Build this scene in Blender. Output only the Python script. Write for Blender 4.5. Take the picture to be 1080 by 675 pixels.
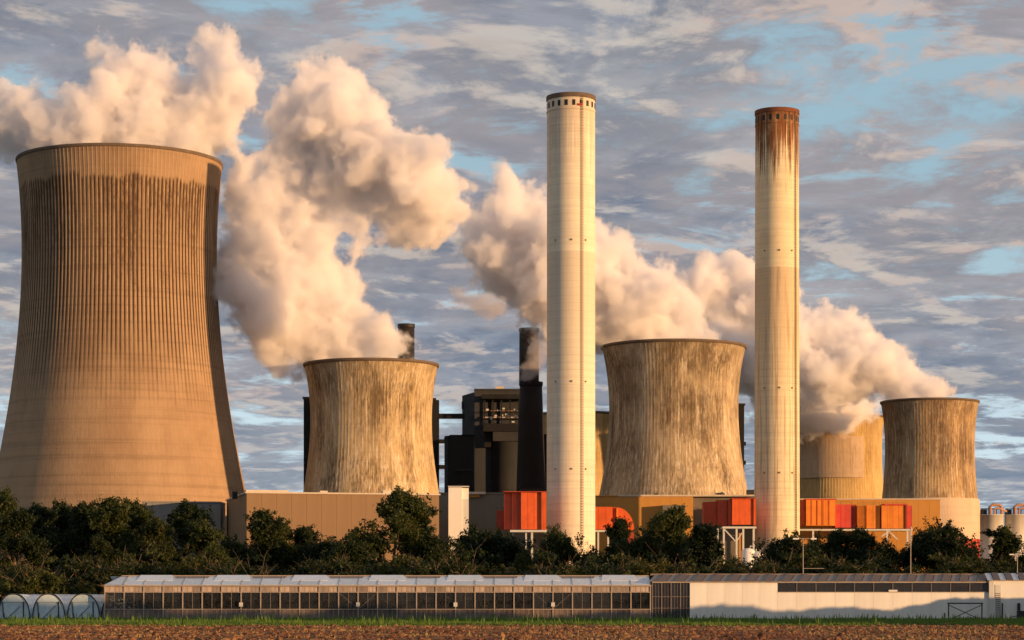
import bpy, bmesh, math, random
import numpy as np
from mathutils import Vector, Matrix, noise as mnoise

# ------------------------------------------------------------------ camera, sky, sun, exposure
for o in list(bpy.data.objects):
    bpy.data.objects.remove(o)
S = bpy.context.scene
COL = S.collection
F, HOR, CAMZ = 2500.0, 636.0, 2.0
R = math.radians
SUN_AZ, SUN_EL = R(60), R(3.9)          # azimuth to the right of "behind the camera"

cam_d = bpy.data.cameras.new('camera')
cam = bpy.data.objects.new('camera', cam_d)
COL.objects.link(cam)
cam.location = (0, 0, CAMZ)
cam.rotation_euler = (R(90), 0, 0)
cam_d.sensor_width = 36.0
cam_d.lens = F / 1080 * 36.0
cam_d.shift_y = (HOR - 337.5) / 1080
cam_d.clip_start = 0.5
cam_d.clip_end = 20000
S.camera = cam

sun_vec = Vector((math.sin(SUN_AZ) * math.cos(SUN_EL), -math.cos(SUN_AZ) * math.cos(SUN_EL), math.sin(SUN_EL)))
sun_d = bpy.data.lights.new('sun', 'SUN')
sun_d.energy = 5.0
sun_d.angle = R(0.5)
sun_d.color = (1.0, 0.57, 0.25)
sun = bpy.data.objects.new('sun', sun_d)
COL.objects.link(sun)
sun.rotation_euler = sun_vec.to_track_quat('Z', 'Y').to_euler()

S.view_settings.view_transform = 'Standard'
S.view_settings.look = 'None'
S.view_settings.exposure = 0.42
S.view_settings.gamma = 1.0
S.render.engine = 'CYCLES'
cy = S.cycles
cy.use_denoising = True
cy.max_bounces = 28
cy.diffuse_bounces = 3
cy.glossy_bounces = 3
cy.transmission_bounces = 4
cy.volume_bounces = 12
cy.transparent_max_bounces = 48
cy.use_adaptive_sampling = True
cy.adaptive_threshold = 0.02


SKY_SEED = 118.2

class NT:
    """small node tree helper"""
    def __init__(s, tree):
        s.t = tree; s.n = tree.nodes; s.l = tree.links
    def new(s, typ, **kw):
        nd = s.n.new(typ)
        for k, v in kw.items():
            setattr(nd, k, v)
        return nd
    def put(s, sock, v):
        if v is None:
            return
        if isinstance(v, bpy.types.NodeSocket):
            s.l.new(v, sock)
        else:
            if hasattr(sock.default_value, '__len__') and not hasattr(v, '__len__'):
                v = [v] * len(sock.default_value)
            if hasattr(sock.default_value, '__len__') and len(sock.default_value) == 4 and len(v) == 3:
                v = tuple(v) + (1.0,)
            sock.default_value = v
    def math(s, op, a, b=None, c=None, clamp=False):
        nd = s.new('ShaderNodeMath', operation=op, use_clamp=clamp)
        for i, v in enumerate((a, b, c)):
            s.put(nd.inputs[i], v)
        return nd.outputs[0]
    def vmath(s, op, a, b=None, scale=None):
        nd = s.new('ShaderNodeVectorMath', operation=op)
        s.put(nd.inputs[0], a)
        if b is not None: s.put(nd.inputs[1], b)
        if scale is not None: s.put(nd.inputs['Scale'], scale)
        return nd.outputs[0] if op not in ('LENGTH', 'DOT_PRODUCT') else nd.outputs['Value']
    def sep(s, v):
        nd = s.new('ShaderNodeSeparateXYZ'); s.put(nd.inputs[0], v); return nd.outputs
    def comb(s, x=0, y=0, z=0):
        nd = s.new('ShaderNodeCombineXYZ')
        for i, v in enumerate((x, y, z)): s.put(nd.inputs[i], v)
        return nd.outputs[0]
    def noise(s, vec, scale=1.0, detail=4.0, rough=0.55, dist=0.0, lac=2.0):
        nd = s.new('ShaderNodeTexNoise')
        s.put(nd.inputs['Vector'], vec); s.put(nd.inputs['Scale'], scale); s.put(nd.inputs['Detail'], detail)
        s.put(nd.inputs['Roughness'], rough); s.put(nd.inputs['Distortion'], dist); s.put(nd.inputs['Lacunarity'], lac)
        return nd.outputs[0]
    def ramp(s, v, a, b, lo=0.0, hi=1.0, smooth=True):
        nd = s.new('ShaderNodeMapRange', interpolation_type='SMOOTHSTEP' if smooth else 'LINEAR')
        s.put(nd.inputs[0], v); s.put(nd.inputs[1], a); s.put(nd.inputs[2], b); s.put(nd.inputs[3], lo); s.put(nd.inputs[4], hi)
        return nd.outputs[0]
    def mix(s, f, a, b, mode='MIX'):
        nd = s.new('ShaderNodeMix', data_type='RGBA', blend_type=mode)
        s.put(nd.inputs[0], f); s.put(nd.inputs[6], a); s.put(nd.inputs[7], b)
        return nd.outputs[2]
    def bump(s, h, strength=0.3, dist=0.05):
        nd = s.new('ShaderNodeBump'); s.put(nd.inputs['Height'], h); s.put(nd.inputs['Strength'], strength); s.put(nd.inputs['Distance'], dist)
        return nd.outputs[0]


def make_world():
    w = bpy.data.worlds.new('World'); S.world = w; w.use_nodes = True
    t = NT(w.node_tree); t.n.clear()
    out = t.new('ShaderNodeOutputWorld'); bg = t.new('ShaderNodeBackground')
    sky = t.new('ShaderNodeTexSky'); sky.sky_type = 'NISHITA'; sky.sun_disc = False
    sky.sun_elevation = SUN_EL
    sky.sun_rotation = math.atan2(sun_vec.x, sun_vec.y)
    sky.altitude = 80; sky.air_density = 1.0; sky.dust_density = 1.0; sky.ozone_density = 2.0
    d = t.new('ShaderNodeTexCoord').outputs['Generated']
    x, y, z = t.sep(d)
    zz = t.math('ADD', t.math('MAXIMUM', z, 0.0), 0.11)
    u = t.math('DIVIDE', x, zz); v = t.math('DIVIDE', y, zz)
    P = t.vmath('SCALE', t.comb(u, t.math('MULTIPLY', v, 0.74), SKY_SEED), scale=1.25)
    big = t.noise(P, 0.36, 2.0, 0.5)
    n = t.noise(P, 1.9, 9.0, 0.62, 0.3)
    n2 = t.noise(t.vmath('ADD', P, (-0.05, 0.13, 0.0)), 1.9, 6.0, 0.60, 0.3)
    Q = t.comb(u, t.math('MULTIPLY', v, 0.92), SKY_SEED + 5.3)
    puff = t.noise(Q, 5.2, 7.0, 0.62, 0.4)
    puff2 = t.noise(t.vmath('ADD', Q, (-0.018, 0.045, 0.0)), 5.2, 6.0, 0.60, 0.4)
    wis = t.noise(t.comb(u, t.math('MULTIPLY', v, 0.98), SKY_SEED + 9.1), 2.9, 8.0, 0.64, 0.7)
    dens = t.math('ADD', t.math('ADD', t.math('MULTIPLY', n, 0.48), t.math('MULTIPLY', big, 0.42)), t.math('MULTIPLY', puff, 0.26))
    cov = t.ramp(dens, 0.482, 0.552)
    thick = t.ramp(dens, 0.55, 0.66)
    rim = t.ramp(t.math('ADD', t.math('SUBTRACT', n, n2), t.math('MULTIPLY', t.math('SUBTRACT', puff, puff2), 1.0)), 0.0, 0.18)
    # open sky: Nishita eased towards the pale cyan of the gaps
    clear = t.mix(0.6, sky.outputs[0], (4.9, 7.3, 8.8))
    gap = t.mix(t.ramp(z, 0.0, 0.19), (7.2, 8.7, 9.5), clear)
    shade = t.mix(t.ramp(wis, 0.34, 0.66), (1.25, 1.65, 2.45), (2.6, 2.8, 3.3))
    shade = t.mix(t.ramp(z, 0.02, 0.16), (1.7, 2.35, 3.25), shade)
    shade = t.mix(t.math('MULTIPLY', t.ramp(puff, 0.42, 0.62), 0.6), shade, (3.7, 3.95, 4.5))
    edge = t.mix(t.ramp(wis, 0.35, 0.65), (9.0, 7.7, 6.1), (8.6, 5.8, 4.3))
    edge = t.mix(t.ramp(z, 0.0, 0.12), (7.0, 7.2, 7.2), edge)
    cl = t.mix(thick, t.mix(0.84, edge, shade), shade)
    cl = t.mix(t.math('MULTIPLY', rim, 0.42), cl, edge)
    holes = t.math('MULTIPLY', t.ramp(t.math('ADD', t.math('MULTIPLY', wis, 0.75), t.math('MULTIPLY', puff, 0.25)), 0.54, 0.615), 0.95)
    cov2 = t.math('SUBTRACT', cov, t.math('MULTIPLY', holes, cov))
    col = t.mix(cov2, gap, cl)
    t.l.new(col, bg.inputs[0]); bg.inputs[1].default_value = 0.076
    t.l.new(bg.outputs[0], out.inputs[0])
make_world()

# ------------------------------------------------------------------ helpers
def wx(px, Y): return (px - 540.0) / F * Y
def wz(py, Y): return CAMZ + (HOR - py) / F * Y
def at(px, Y, z=0.0): return (wx(px, Y), Y, z)


class MB:
    def __init__(s): s.v = []; s.f = []
    def add(s, vs, fs):
        o = len(s.v); s.v += [tuple(p) for p in vs]; s.f += [tuple(i + o for i in f) for f in fs]; return s
    def box(s, x0, x1, y0, y1, z0, z1):
        return s.add([(x0, y0, z0), (x1, y0, z0), (x1, y1, z0), (x0, y1, z0), (x0, y0, z1), (x1, y0, z1), (x1, y1, z1), (x0, y1, z1)],
                     [(0, 3, 2, 1), (4, 5, 6, 7), (0, 1, 5, 4), (1, 2, 6, 5), (2, 3, 7, 6), (3, 0, 4, 7)])
    def prism(s, poly, z0, z1):
        n = len(poly)
        vs = [(p[0], p[1], z0) for p in poly] + [(p[0], p[1], z1) for p in poly]
        fs = [tuple(range(n - 1, -1, -1)), tuple(range(n, 2 * n))] + [(i, (i + 1) % n, n + (i + 1) % n, n + i) for i in range(n)]
        return s.add(vs, fs)
    def bar(s, a, b, w, h=None):
        """square bar between two points"""
        a = Vector(a); b = Vector(b); h = h or w
        d = (b - a).normalized(); up = Vector((0, 0, 1)) if abs(d.z) < 0.95 else Vector((0, 1, 0))
        sx = d.cross(up).normalized() * w / 2; sy = sx.cross(d).normalized() * h / 2
        vs = [p + i * sx + j * sy for p in (a, b) for i, j in ((-1, -1), (1, -1), (1, 1), (-1, 1))]
        return s.add(vs, [(0, 1, 2, 3), (7, 6, 5, 4), (0, 4, 5, 1), (1, 5, 6, 2), (2, 6, 7, 3), (3, 7, 4, 0)])
    def tube(s, pts, rad, n=8, caps=True):
        pts = [Vector(p) for p in pts]
        if not hasattr(rad, '__len__'): rad = [rad] * len(pts)
        rings = []; o = len(s.v); ref = None
        for i, p in enumerate(pts):
            d = (pts[min(i + 1, len(pts) - 1)] - pts[max(i - 1, 0)]).normalized()
            if ref is None: ref = Vector((1, 0, 0)) if abs(d.x) < 0.8 else Vector((0, 1, 0))
            a = d.cross(ref).normalized(); b = a.cross(d).normalized(); ref = b if abs(d.dot(b)) < .9 else ref
            ref = -d.cross(a).normalized() if False else ref
            s.v += [tuple(p + rad[i] * (math.cos(2 * math.pi * k / n) * a + math.sin(2 * math.pi * k / n) * b)) for k in range(n)]
        for i in range(len(pts) - 1):
            for k in range(n):
                s.f.append((o + i * n + k, o + i * n + (k + 1) % n, o + (i + 1) * n + (k + 1) % n, o + (i + 1) * n + k))
        if caps:
            s.f.append(tuple(o + k for k in range(n - 1, -1, -1))); s.f.append(tuple(o + (len(pts) - 1) * n + k for k in range(n)))
        return s
    def lathe(s, prof, n=64, cap0=False, cap1=False):
        """profile of (r,z), open"""
        o = len(s.v)
        for r, z in prof:
            s.v += [(r * math.cos(2 * math.pi * k / n), r * math.sin(2 * math.pi * k / n), z) for k in range(n)]
        for i in range(len(prof) - 1):
            for k in range(n):
                s.f.append((o + i * n + k, o + i * n + (k + 1) % n, o + (i + 1) * n + (k + 1) % n, o + (i + 1) * n + k))
        if cap0: s.f.append(tuple(o + k for k in range(n - 1, -1, -1)))
        if cap1: s.f.append(tuple(o + (len(prof) - 1) * n + k for k in range(n)))
        return s
    def mesh(s, name, mat=None, smooth=False):
        me = bpy.data.meshes.new(name); me.from_pydata(s.v, [], s.f); me.update()
        if mat: me.materials.append(mat)
        if smooth: me.polygons.foreach_set('use_smooth', [True] * len(me.polygons))
        return me
    def build(s, name, mat, parent=None, smooth=False, loc=None, rotz=0):
        return link(name, s.mesh(name, mat, smooth), parent, loc, rotz)


def link(name, me, parent=None, loc=None, rotz=0):
    o = bpy.data.objects.new(name, me); COL.objects.link(o)
    if parent is not None: o.parent = parent
    if loc is not None: o.location = loc
    if rotz: o.rotation_euler = (0, 0, rotz)
    return o

def tag(o, label, cat=None, group=None, kind=None):
    if label: o['label'] = label
    if cat: o['category'] = cat
    if group: o['group'] = group
    if kind: o['kind'] = kind
    return o

def thing(name, label, cat, loc=(0, 0, 0), rotz=0, group=None):
    o = link(name, None, None, loc, rotz)
    o.empty_display_size = 0.5
    return tag(o, label, cat, group)

# ------------------------------------------------------------------ materials
MATS = {}
def newmat(name):
    m = bpy.data.materials.new(name); m.use_nodes = True
    t = NT(m.node_tree); b = t.n['Principled BSDF']
    b.inputs['Specular IOR Level'].default_value = 0.3
    MATS[name] = m
    return m, t, b

def plain(name, col, rough=0.8, var=0.18, scale=0.5, streak=0.25, metal=0.0, spec=0.3, bump=0.0, rnd=0.0):
    """a painted or bare surface with blotchy tone changes and faint vertical runs"""
    m, t, b = newmat(name)
    oc = t.new('ShaderNodeTexCoord').outputs['Object']
    n1 = t.noise(oc, scale, 6, 0.6)
    st = t.noise(t.vmath('MULTIPLY', oc, (1, 1, 0.06)), scale * 3, 4, 0.6)
    f = t.math('ADD', t.math('MULTIPLY', t.math('SUBTRACT', n1, 0.5), var * 2.5), t.math('MULTIPLY', t.math('SUBTRACT', st, 0.5), streak * 2))
    f = t.math('ADD', f, 1.0)
    if rnd:
        q = t.new('ShaderNodeObjectInfo').outputs['Random']
        f = t.math('MULTIPLY', f, t.ramp(q, 0, 1, 1 - rnd, 1 + rnd, False))
    c = t.vmath('SCALE', tuple(col), scale=f)
    t.l.new(c, b.inputs['Base Color'])
    b.inputs['Roughness'].default_value = rough; b.inputs['Metallic'].default_value = metal
    b.inputs['Specular IOR Level'].default_value = spec
    if bump:
        t.l.new(t.bump(n1, bump, 0.1), b.inputs['Normal'])
    return m

def tower_mat(name, light, mid, dark, amount=0.5, z_lo=0.0, z_hi=120.0, nribs=0, rib_lo=0, rib_hi=0, band=0.0, clean_top=None, soft=0.0, white=0.0, tint=None, tint_z=(0, 50)):
    """weathered concrete: blotches, long vertical runs, casting lifts; optional dark runs between ribs"""
    m, t, b = newmat(name)
    oc = t.new('ShaderNodeTexCoord').outputs['Object']
    x, y, z = t.sep(oc)
    fine = t.noise(t.vmath('MULTIPLY', oc, (1, 1, 0.045)), 1.15, 5, 0.68)
    wide = t.noise(t.vmath('MULTIPLY', oc, (1, 1, 0.10)), 0.13, 4, 0.6)
    blot = t.noise(t.vmath('MULTIPLY', oc, (1, 1, 0.6)), 0.06, 6, 0.62)
    speck = t.noise(t.vmath('MULTIPLY', oc, (1, 1, 0.30)), 1.1, 6, 0.75)
    lift = t.noise(t.vmath('MULTIPLY', oc, (0.012, 0.012, 1)), 0.55, 3, 0.6)
    base = t.mix(t.ramp(blot, 0.35, 0.68), light, mid)
    base = t.mix(t.math('MULTIPLY', t.ramp(lift, 0.48, 0.72), 0.30 + band), base, t.vmath('SCALE', base, scale=0.72))
    if white:
        lime = t.noise(t.vmath('MULTIPLY', oc, (1, 1, 0.04)), 1.0, 5, 0.72)
        base = t.mix(t.math('MULTIPLY', t.ramp(lime, 0.51, 0.61), white), base, (0.76, 0.66, 0.50))
    if tint:
        base = t.mix(t.math('MULTIPLY', t.ramp(z, tint_z[1], tint_z[0]), t.ramp(wide, 0.35, 0.7)), base, tint)
    zf = t.ramp(z, z_lo, z_hi, 0.0, 0.22)
    st = t.math('ADD', t.math('ADD', t.math('MULTIPLY', fine, 0.42), t.math('MULTIPLY', wide, 0.35)), t.math('MULTIPLY', speck, 0.36))
    st = t.ramp(t.math('ADD', st, zf), 0.70 - 0.12 * amount - soft, 0.86 - 0.08 * amount + soft)
    patch = t.ramp(t.noise(t.vmath('MULTIPLY', oc, (1, 1, 0.8)), 0.045, 5, 0.6), 0.36, 0.62)
    st = t.math('MULTIPLY', st, t.math('ADD', 0.42, t.math('MULTIPLY', patch, 0.48)))
    if clean_top:
        wob = t.math('MULTIPLY', t.noise(t.vmath('MULTIPLY', oc, (1, 1, 0.02)), 0.09, 4, 0.6), 10.0)
        st = t.math('MULTIPLY', st, t.ramp(t.math('ADD', z, wob), clean_top + 5.0 + 3, clean_top + 5.0, 0.15, 1))
    col = t.mix(st, base, dark)
    if nribs:
        ang = t.math('ARCTAN2', y, x)
        s = t.math('COSINE', t.math('MULTIPLY', ang, float(nribs)))
        ln = t.math('MULTIPLY', t.noise(t.vmath('MULTIPLY', oc, (1, 1, 0.004)), 0.35, 3, 0.7), (rib_hi - rib_lo) * 1.0)
        zz = t.math('ADD', z, t.math('MULTIPLY', ln, 0.6))
        run = t.math('MULTIPLY', t.ramp(s, 0.25, -0.75), t.ramp(zz, rib_lo + 0.12 * (rib_hi - rib_lo), rib_lo + 0.75 * (rib_hi - rib_lo)))
        if clean_top:
            wob = t.math('MULTIPLY', t.noise(t.vmath('MULTIPLY', oc, (1, 1, 0.02)), 0.09, 4, 0.6), 12.0)
            run = t.math('MULTIPLY', run, t.ramp(t.math('ADD', z, wob), clean_top + 6 + 2.5, clean_top + 6, 0.10, 1))
        run = t.math('MULTIPLY', run, t.ramp(wide, 0.2, 0.5, 0.75, 1.0))
        run = t.math('MAXIMUM', run, t.math('MULTIPLY', t.ramp(s, -0.55, -0.95), 0.05))
        col = t.mix(run, col, t.vmath('SCALE', tuple(dark), scale=0.6))
    t.l.new(col, b.inputs['Base Color'])
    b.inputs['Roughness'].default_value = 0.92; b.inputs['Specular IOR Level'].default_value = 0.15
    t.l.new(t.bump(t.math('ADD', fine, speck), 0.5, 0.25), b.inputs['Normal'])
    return m

def chimney_mat(name, z_change, top_z, stain, light, grey):
    m, t, b = newmat(name)
    oc = t.new('ShaderNodeTexCoord').outputs['Object']
    x, y, z = t.sep(oc)
    lift = t.noise(t.vmath('MULTIPLY', oc, (0.01, 0.01, 1)), 0.35, 5, 0.75)
    fine = t.noise(t.vmath('MULTIPLY', oc, (1, 1, 0.03)), 0.9, 5, 0.65)
    blot = t.noise(oc, 0.10, 5, 0.6)
    base = t.mix(t.ramp(lift, 0.35, 0.70), light, t.vmath('SCALE', tuple(light), scale=0.86))
    base = t.mix(t.math('MULTIPLY', t.ramp(blot, 0.45, 0.7), 0.35), base, grey)
    # a greyer zone below the pale collar
    zone = t.math('MULTIPLY', t.ramp(z, z_change, z_change + 0.6), 1.0)
    low = t.math('MULTIPLY', t.ramp(z, z_change - 75, z_change - 5), 0.75)
    base = t.mix(t.math('MULTIPLY', low, t.math('SUBTRACT', 1.0, zone)), base, t.mix(t.ramp(fine, 0.35, 0.65), grey, t.vmath('SCALE', tuple(grey), scale=1.2)))
    # casting joints
    jn = t.math('ABSOLUTE', t.math('SUBTRACT', t.math('FRACT', t.math('DIVIDE', z, 3.05)), 0.5))
    base = t.mix(t.ramp(jn, 0.465, 0.5, 0.0, 0.30), base, (0.10, 0.08, 0.06))
    ring = t.math('MULTIPLY', t.ramp(lift, 0.66, 0.74), t.ramp(blot, 0.42, 0.6))
    base = t.mix(t.math('MULTIPLY', ring, 0.65), base, (0.16, 0.10, 0.06))
    # soot and rust running down from the mouth
    run = t.ramp(t.math('ADD', fine, t.ramp(z, top_z - 58, top_z, -0.26, 0.30, False)), 0.50, 0.70)
    base = t.mix(t.math('MULTIPLY', t.math('MULTIPLY', run, stain), t.ramp(blot, 0.25, 0.55, 0.55, 1.0)), base, t.mix(t.ramp(fine, 0.45, 0.65), (0.24, 0.095, 0.035), (0.085, 0.042, 0.022)))
    streak = t.math('MULTIPLY', t.ramp(fine, 0.47, 0.64), stain * 0.55)
    base = t.mix(t.math('MULTIPLY', streak, t.math('SUBTRACT', 1.0, zone)), base, (0.26, 0.17, 0.10))
    t.l.new(base, b.inputs['Base Color'])
    b.inputs['Roughness'].default_value = 0.85; b.inputs['Specular IOR Level'].default_value = 0.2
    t.l.new(t.bump(t.math('ADD', lift, fine), 0.35, 0.12), b.inputs['Normal'])
    return m

def ground_mat(name, a, b_, scale, rough=0.95, c=None):
    m, t, b = newmat(name)
    oc = t.new('ShaderNodeTexCoord').outputs['Object']
    n = t.noise(oc, scale, 8, 0.65); n2 = t.noise(oc, scale * 0.13, 4, 0.6)
    col = t.mix(t.ramp(n, 0.35, 0.65), a, b_)
    if c: col = t.mix(t.ramp(n2, 0.45, 0.65), col, c)
    t.l.new(col, b.inputs['Base Color']); b.inputs['Roughness'].default_value = rough; b.inputs['Specular IOR Level'].default_value = 0.1
    t.l.new(t.bump(n, 0.6, 0.1), b.inputs['Normal'])
    return m

def leaf_mat(name, a, b_, trans=0.35):
    m, t, b = newmat(name)
    oc = t.new('ShaderNodeTexCoord').outputs['Object']
    rnd = t.new('ShaderNodeObjectInfo').outputs['Random']
    n = t.noise(oc, 0.55, 4, 0.6); n2 = t.noise(oc, 4.0, 2, 0.6)
    f = t.math('ADD', t.math('MULTIPLY', n, 0.75), t.math('MULTIPLY', n2, 0.35))
    f = t.math('ADD', f, t.math('MULTIPLY', t.math('SUBTRACT', rnd, 0.5), 0.42))
    col = t.mix(t.ramp(f, 0.38, 0.72), a, b_)
    t.l.new(col, b.inputs['Base Color']); b.inputs['Roughness'].default_value = 0.55; b.inputs['Specular IOR Level'].default_value = 0.25
    tr = t.new('ShaderNodeBsdfTranslucent'); t.l.new(t.vmath('MULTIPLY', col, (1.2, 1.15, 0.6)), tr.inputs[0])
    mx = t.new('ShaderNodeMixShader'); mx.inputs[0].default_value = trans
    out = t.n['Material Output']
    t.l.new(b.outputs[0], mx.inputs[1]); t.l.new(tr.outputs[0], mx.inputs[2]); t.l.new(mx.outputs[0], out.inputs['Surface'])
    return m

def glass_mat(name, tint, clear, rough=0.08):
    """dirty glazing: part clear, part reflecting, part film of dirt"""
    m, t, b = newmat(name)
    oc = t.new('ShaderNodeTexCoord').outputs['Object']
    n = t.noise(oc, 1.3, 5, 0.6)
    b.inputs['Base Color'].default_value = (*tint, 1); b.inputs['Roughness'].default_value = rough; b.inputs['Specular IOR Level'].default_value = 0.6
    tr = t.new('ShaderNodeBsdfTransparent')
    q = t.new('ShaderNodeObjectInfo').outputs['Random']
    fac = t.math('ADD', t.ramp(n, 0.3, 0.7, clear - 0.12, clear + 0.12), t.math('MULTIPLY', t.math('SUBTRACT', q, 0.6), 0.25))
    mx = t.new('ShaderNodeMixShader'); t.l.new(fac, mx.inputs[0])
    t.l.new(b.outputs[0], mx.inputs[1]); t.l.new(tr.outputs[0], mx.inputs[2]); t.l.new(mx.outputs[0], t.n['Material Output'].inputs['Surface'])
    return m

def steam_mat(name, col, density, scale=1.0, lo=0.20, hi=0.46):
    """steam: the grid fades in from the skin of the plume, noise tears its edge"""
    m, t, b = newmat(name)
    t.n.remove(b)
    out = t.n['Material Output']
    vol = t.new('ShaderNodeVolumePrincipled')
    vol.inputs['Color'].default_value = (*col, 1); vol.inputs['Anisotropy'].default_value = 0.0
    vol.inputs['Density Attribute'].default_value = ''
    pos = t.new('ShaderNodeNewGeometry').outputs['Position']
    g = t.new('ShaderNodeAttribute'); g.attribute_name = 'density'
    n1 = t.noise(pos, 0.030 * scale, 1.0, 0.5); n2 = t.noise(pos, 0.10 * scale, 5.0, 0.66)
    nn = t.math('ADD', t.math('MULTIPLY', t.math('SUBTRACT', n1, 0.5), 1.1), t.math('MULTIPLY', t.math('SUBTRACT', n2, 0.5), 1.9))
    d = t.ramp(t.math('ADD', g.outputs['Fac'], nn), lo, hi, 0.0, 1.0)
    d = t.math('MULTIPLY', d, t.ramp(g.outputs['Fac'], 0.0, 0.12))
    t.l.new(t.math('MULTIPLY', d, density), vol.inputs['Density'])
    t.l.new(vol.outputs[0], out.inputs['Volume'])
    m.cycles.volume_step_rate = 2.6
    return m

def skin_mat():
    """the faint outer veil of a plume"""
    m, t, b = newmat('steam_veil')
    t.n.remove(b)
    tr = t.new('ShaderNodeBsdfTransparent'); di = t.new('ShaderNodeBsdfDiffuse'); di.inputs[0].default_value = (0.9, 0.9, 0.9, 1)
    mx = t.new('ShaderNodeMixShader'); mx.inputs[0].default_value = 0.006
    t.l.new(tr.outputs[0], mx.inputs[1]); t.l.new(di.outputs[0], mx.inputs[2]); t.l.new(mx.outputs[0], t.n['Material Output'].inputs['Surface'])
    return m
M_VEIL = skin_mat()

M_T1 = tower_mat('concrete_big_tower', (0.375, 0.255, 0.155), (0.295, 0.195, 0.118), (0.085, 0.050, 0.030), -0.1, 70, 190, 150, 96, 172, 0.35, clean_top=188)
M_T2 = tower_mat('concrete_stained_ochre', (0.60, 0.46, 0.27), (0.46, 0.33, 0.17), (0.085, 0.055, 0.030), 0.70, -60, 160, soft=0.02, white=0.8)
M_T3 = tower_mat('concrete_stained_dark', (0.57, 0.45, 0.29), (0.43, 0.32, 0.19), (0.075, 0.050, 0.030), 0.95, -60, 170, tint=(0.50, 0.34, 0.14), soft=0.02, white=0.8)
M_T4 = tower_mat('concrete_stained_pale', (0.58, 0.41, 0.22), (0.42, 0.27, 0.13), (0.090, 0.056, 0.038), 1.0, -60, 170, soft=0.02, white=0.6)
M_T5 = tower_mat('concrete_ochre', (0.56, 0.40, 0.18), (0.44, 0.29, 0.12), (0.16, 0.10, 0.045), 0.35, 20, 140, soft=0.06)
M_PALE = tower_mat('concrete_clean', (0.60, 0.46, 0.33), (0.52, 0.39, 0.27), (0.26, 0.19, 0.13), 0.1, 0, 300, soft=0.05)
M_LITPATCH = tower_mat('concrete_painted_light', (0.56, 0.42, 0.29), (0.47, 0.34, 0.22), (0.24, 0.16, 0.10), 0.4, 0, 200, soft=0.08)  # paler tone painted in for light falling on the tower
M_RIM = plain('rim_concrete_sooty', (0.13, 0.095, 0.07), 0.9, 0.3, 0.2)
M_C1 = chimney_mat('chimney_concrete_pale', 146, 211, 0.26, (0.79, 0.70, 0.54), (0.58, 0.50, 0.39))
M_C2 = chimney_mat('chimney_concrete_streaked', 148, 217, 1.0, (0.76, 0.65, 0.44), (0.54, 0.41, 0.26))
M_DARKST = plain('dark_steel', (0.016, 0.014, 0.013), 0.6)
M_LADDER = plain('ladder_steel', (0.16, 0.12, 0.08), 0.7)
M_SOOT = plain('soot_brown_steel', (0.016, 0.0105, 0.008), 0.8, 0.3, 0.12, 0.3)
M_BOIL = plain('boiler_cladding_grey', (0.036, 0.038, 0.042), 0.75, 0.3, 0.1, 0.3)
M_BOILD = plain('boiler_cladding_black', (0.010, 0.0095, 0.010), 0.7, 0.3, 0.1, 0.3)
M_BEIGE = plain('beige_cladding', (0.245, 0.155, 0.085), 0.7, 0.18, 0.05, 0.32)
M_TAN = plain('tan_cladding', (0.48, 0.235, 0.052), 0.7, 0.12, 0.06, 0.16)
M_GREYW = plain('grey_cladding', (0.16, 0.14, 0.11), 0.7, 0.15, 0.06, 0.16)
M_GREYB = plain('grey_block_cladding', (0.21, 0.20, 0.19), 0.7, 0.12, 0.06, 0.2)
M_COPE = plain('coping_pale', (0.55, 0.47, 0.37), 0.6)
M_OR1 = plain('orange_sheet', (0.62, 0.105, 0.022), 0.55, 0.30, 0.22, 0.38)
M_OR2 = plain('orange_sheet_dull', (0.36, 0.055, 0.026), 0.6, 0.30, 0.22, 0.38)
M_OR3 = plain('amber_sheet', (0.70, 0.22, 0.028), 0.55, 0.30, 0.22, 0.38)
M_CRIM = plain('crimson_sheet', (0.52, 0.065, 0.045), 0.6, 0.30, 0.22, 0.38)
M_WHITE = plain('white_paint', (0.74, 0.72, 0.68), 0.7, 0.06, 0.25, 0.10)
M_WALLP = plain('white_wall_panel', (0.74, 0.72, 0.68), 0.7, 0.10, 0.35, 0.16, rnd=0.05)
M_WHITEM = plain('white_metal', (0.58, 0.57, 0.54), 0.5, 0.12, 0.3, 0.2)
M_SILO = plain('silo_paint', (0.62, 0.58, 0.52), 0.55, 0.10, 0.2, 0.25)
M_REDB = plain('red_paint', (0.45, 0.05, 0.03), 0.6)
M_PIPE = plain('pipe_paint', (0.42, 0.24, 0.16), 0.6, 0.2, 0.5, 0.3)
M_POST = plain('galvanised_post', (0.36, 0.30, 0.25), 0.55, 0.2, 0.6, 0.3)
M_HOOP = plain('hoop_tube', (0.03, 0.035, 0.04), 0.5)
M_BLACK = plain('black_frame', (0.025, 0.025, 0.028), 0.6)
M_FILM = glass_mat('tunnel_film', (0.60, 0.74, 0.82), 0.18, 0.25)
M_ENDFILM = glass_mat('tunnel_end_film', (0.54, 0.68, 0.75), 0.14, 0.35)
M_PANE = glass_mat('greenhouse_pane', (0.05, 0.05, 0.05), 0.74, 0.06)
M_HAZEP = plain('greenhouse_hazy_pane', (0.36, 0.29, 0.245), 0.35, 0.5, 1.5, 0.5, rnd=0.35)
M_LOWP = plain('greenhouse_low_panel', (0.15, 0.115, 0.10), 0.4, 0.6, 1.2, 0.8, rnd=0.35)
M_ROOFG = plain('whitewashed_glass', (0.50, 0.53, 0.57), 0.22, 0.3, 0.7, 0.3, spec=0.6, rnd=0.15)
M_ROOFW = plain('white_vent_glass', (0.62, 0.66, 0.72), 0.2, 0.12, 0.5, 0.2, spec=0.6)
M_ROOFB = plain('brown_roof_sheet', (0.115, 0.085, 0.07), 0.6, 0.3, 0.5, 0.3)
M_ROOFB2 = plain('grey_roof_sheet', (0.20, 0.165, 0.145), 0.6, 0.3, 0.5, 0.3)
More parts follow.
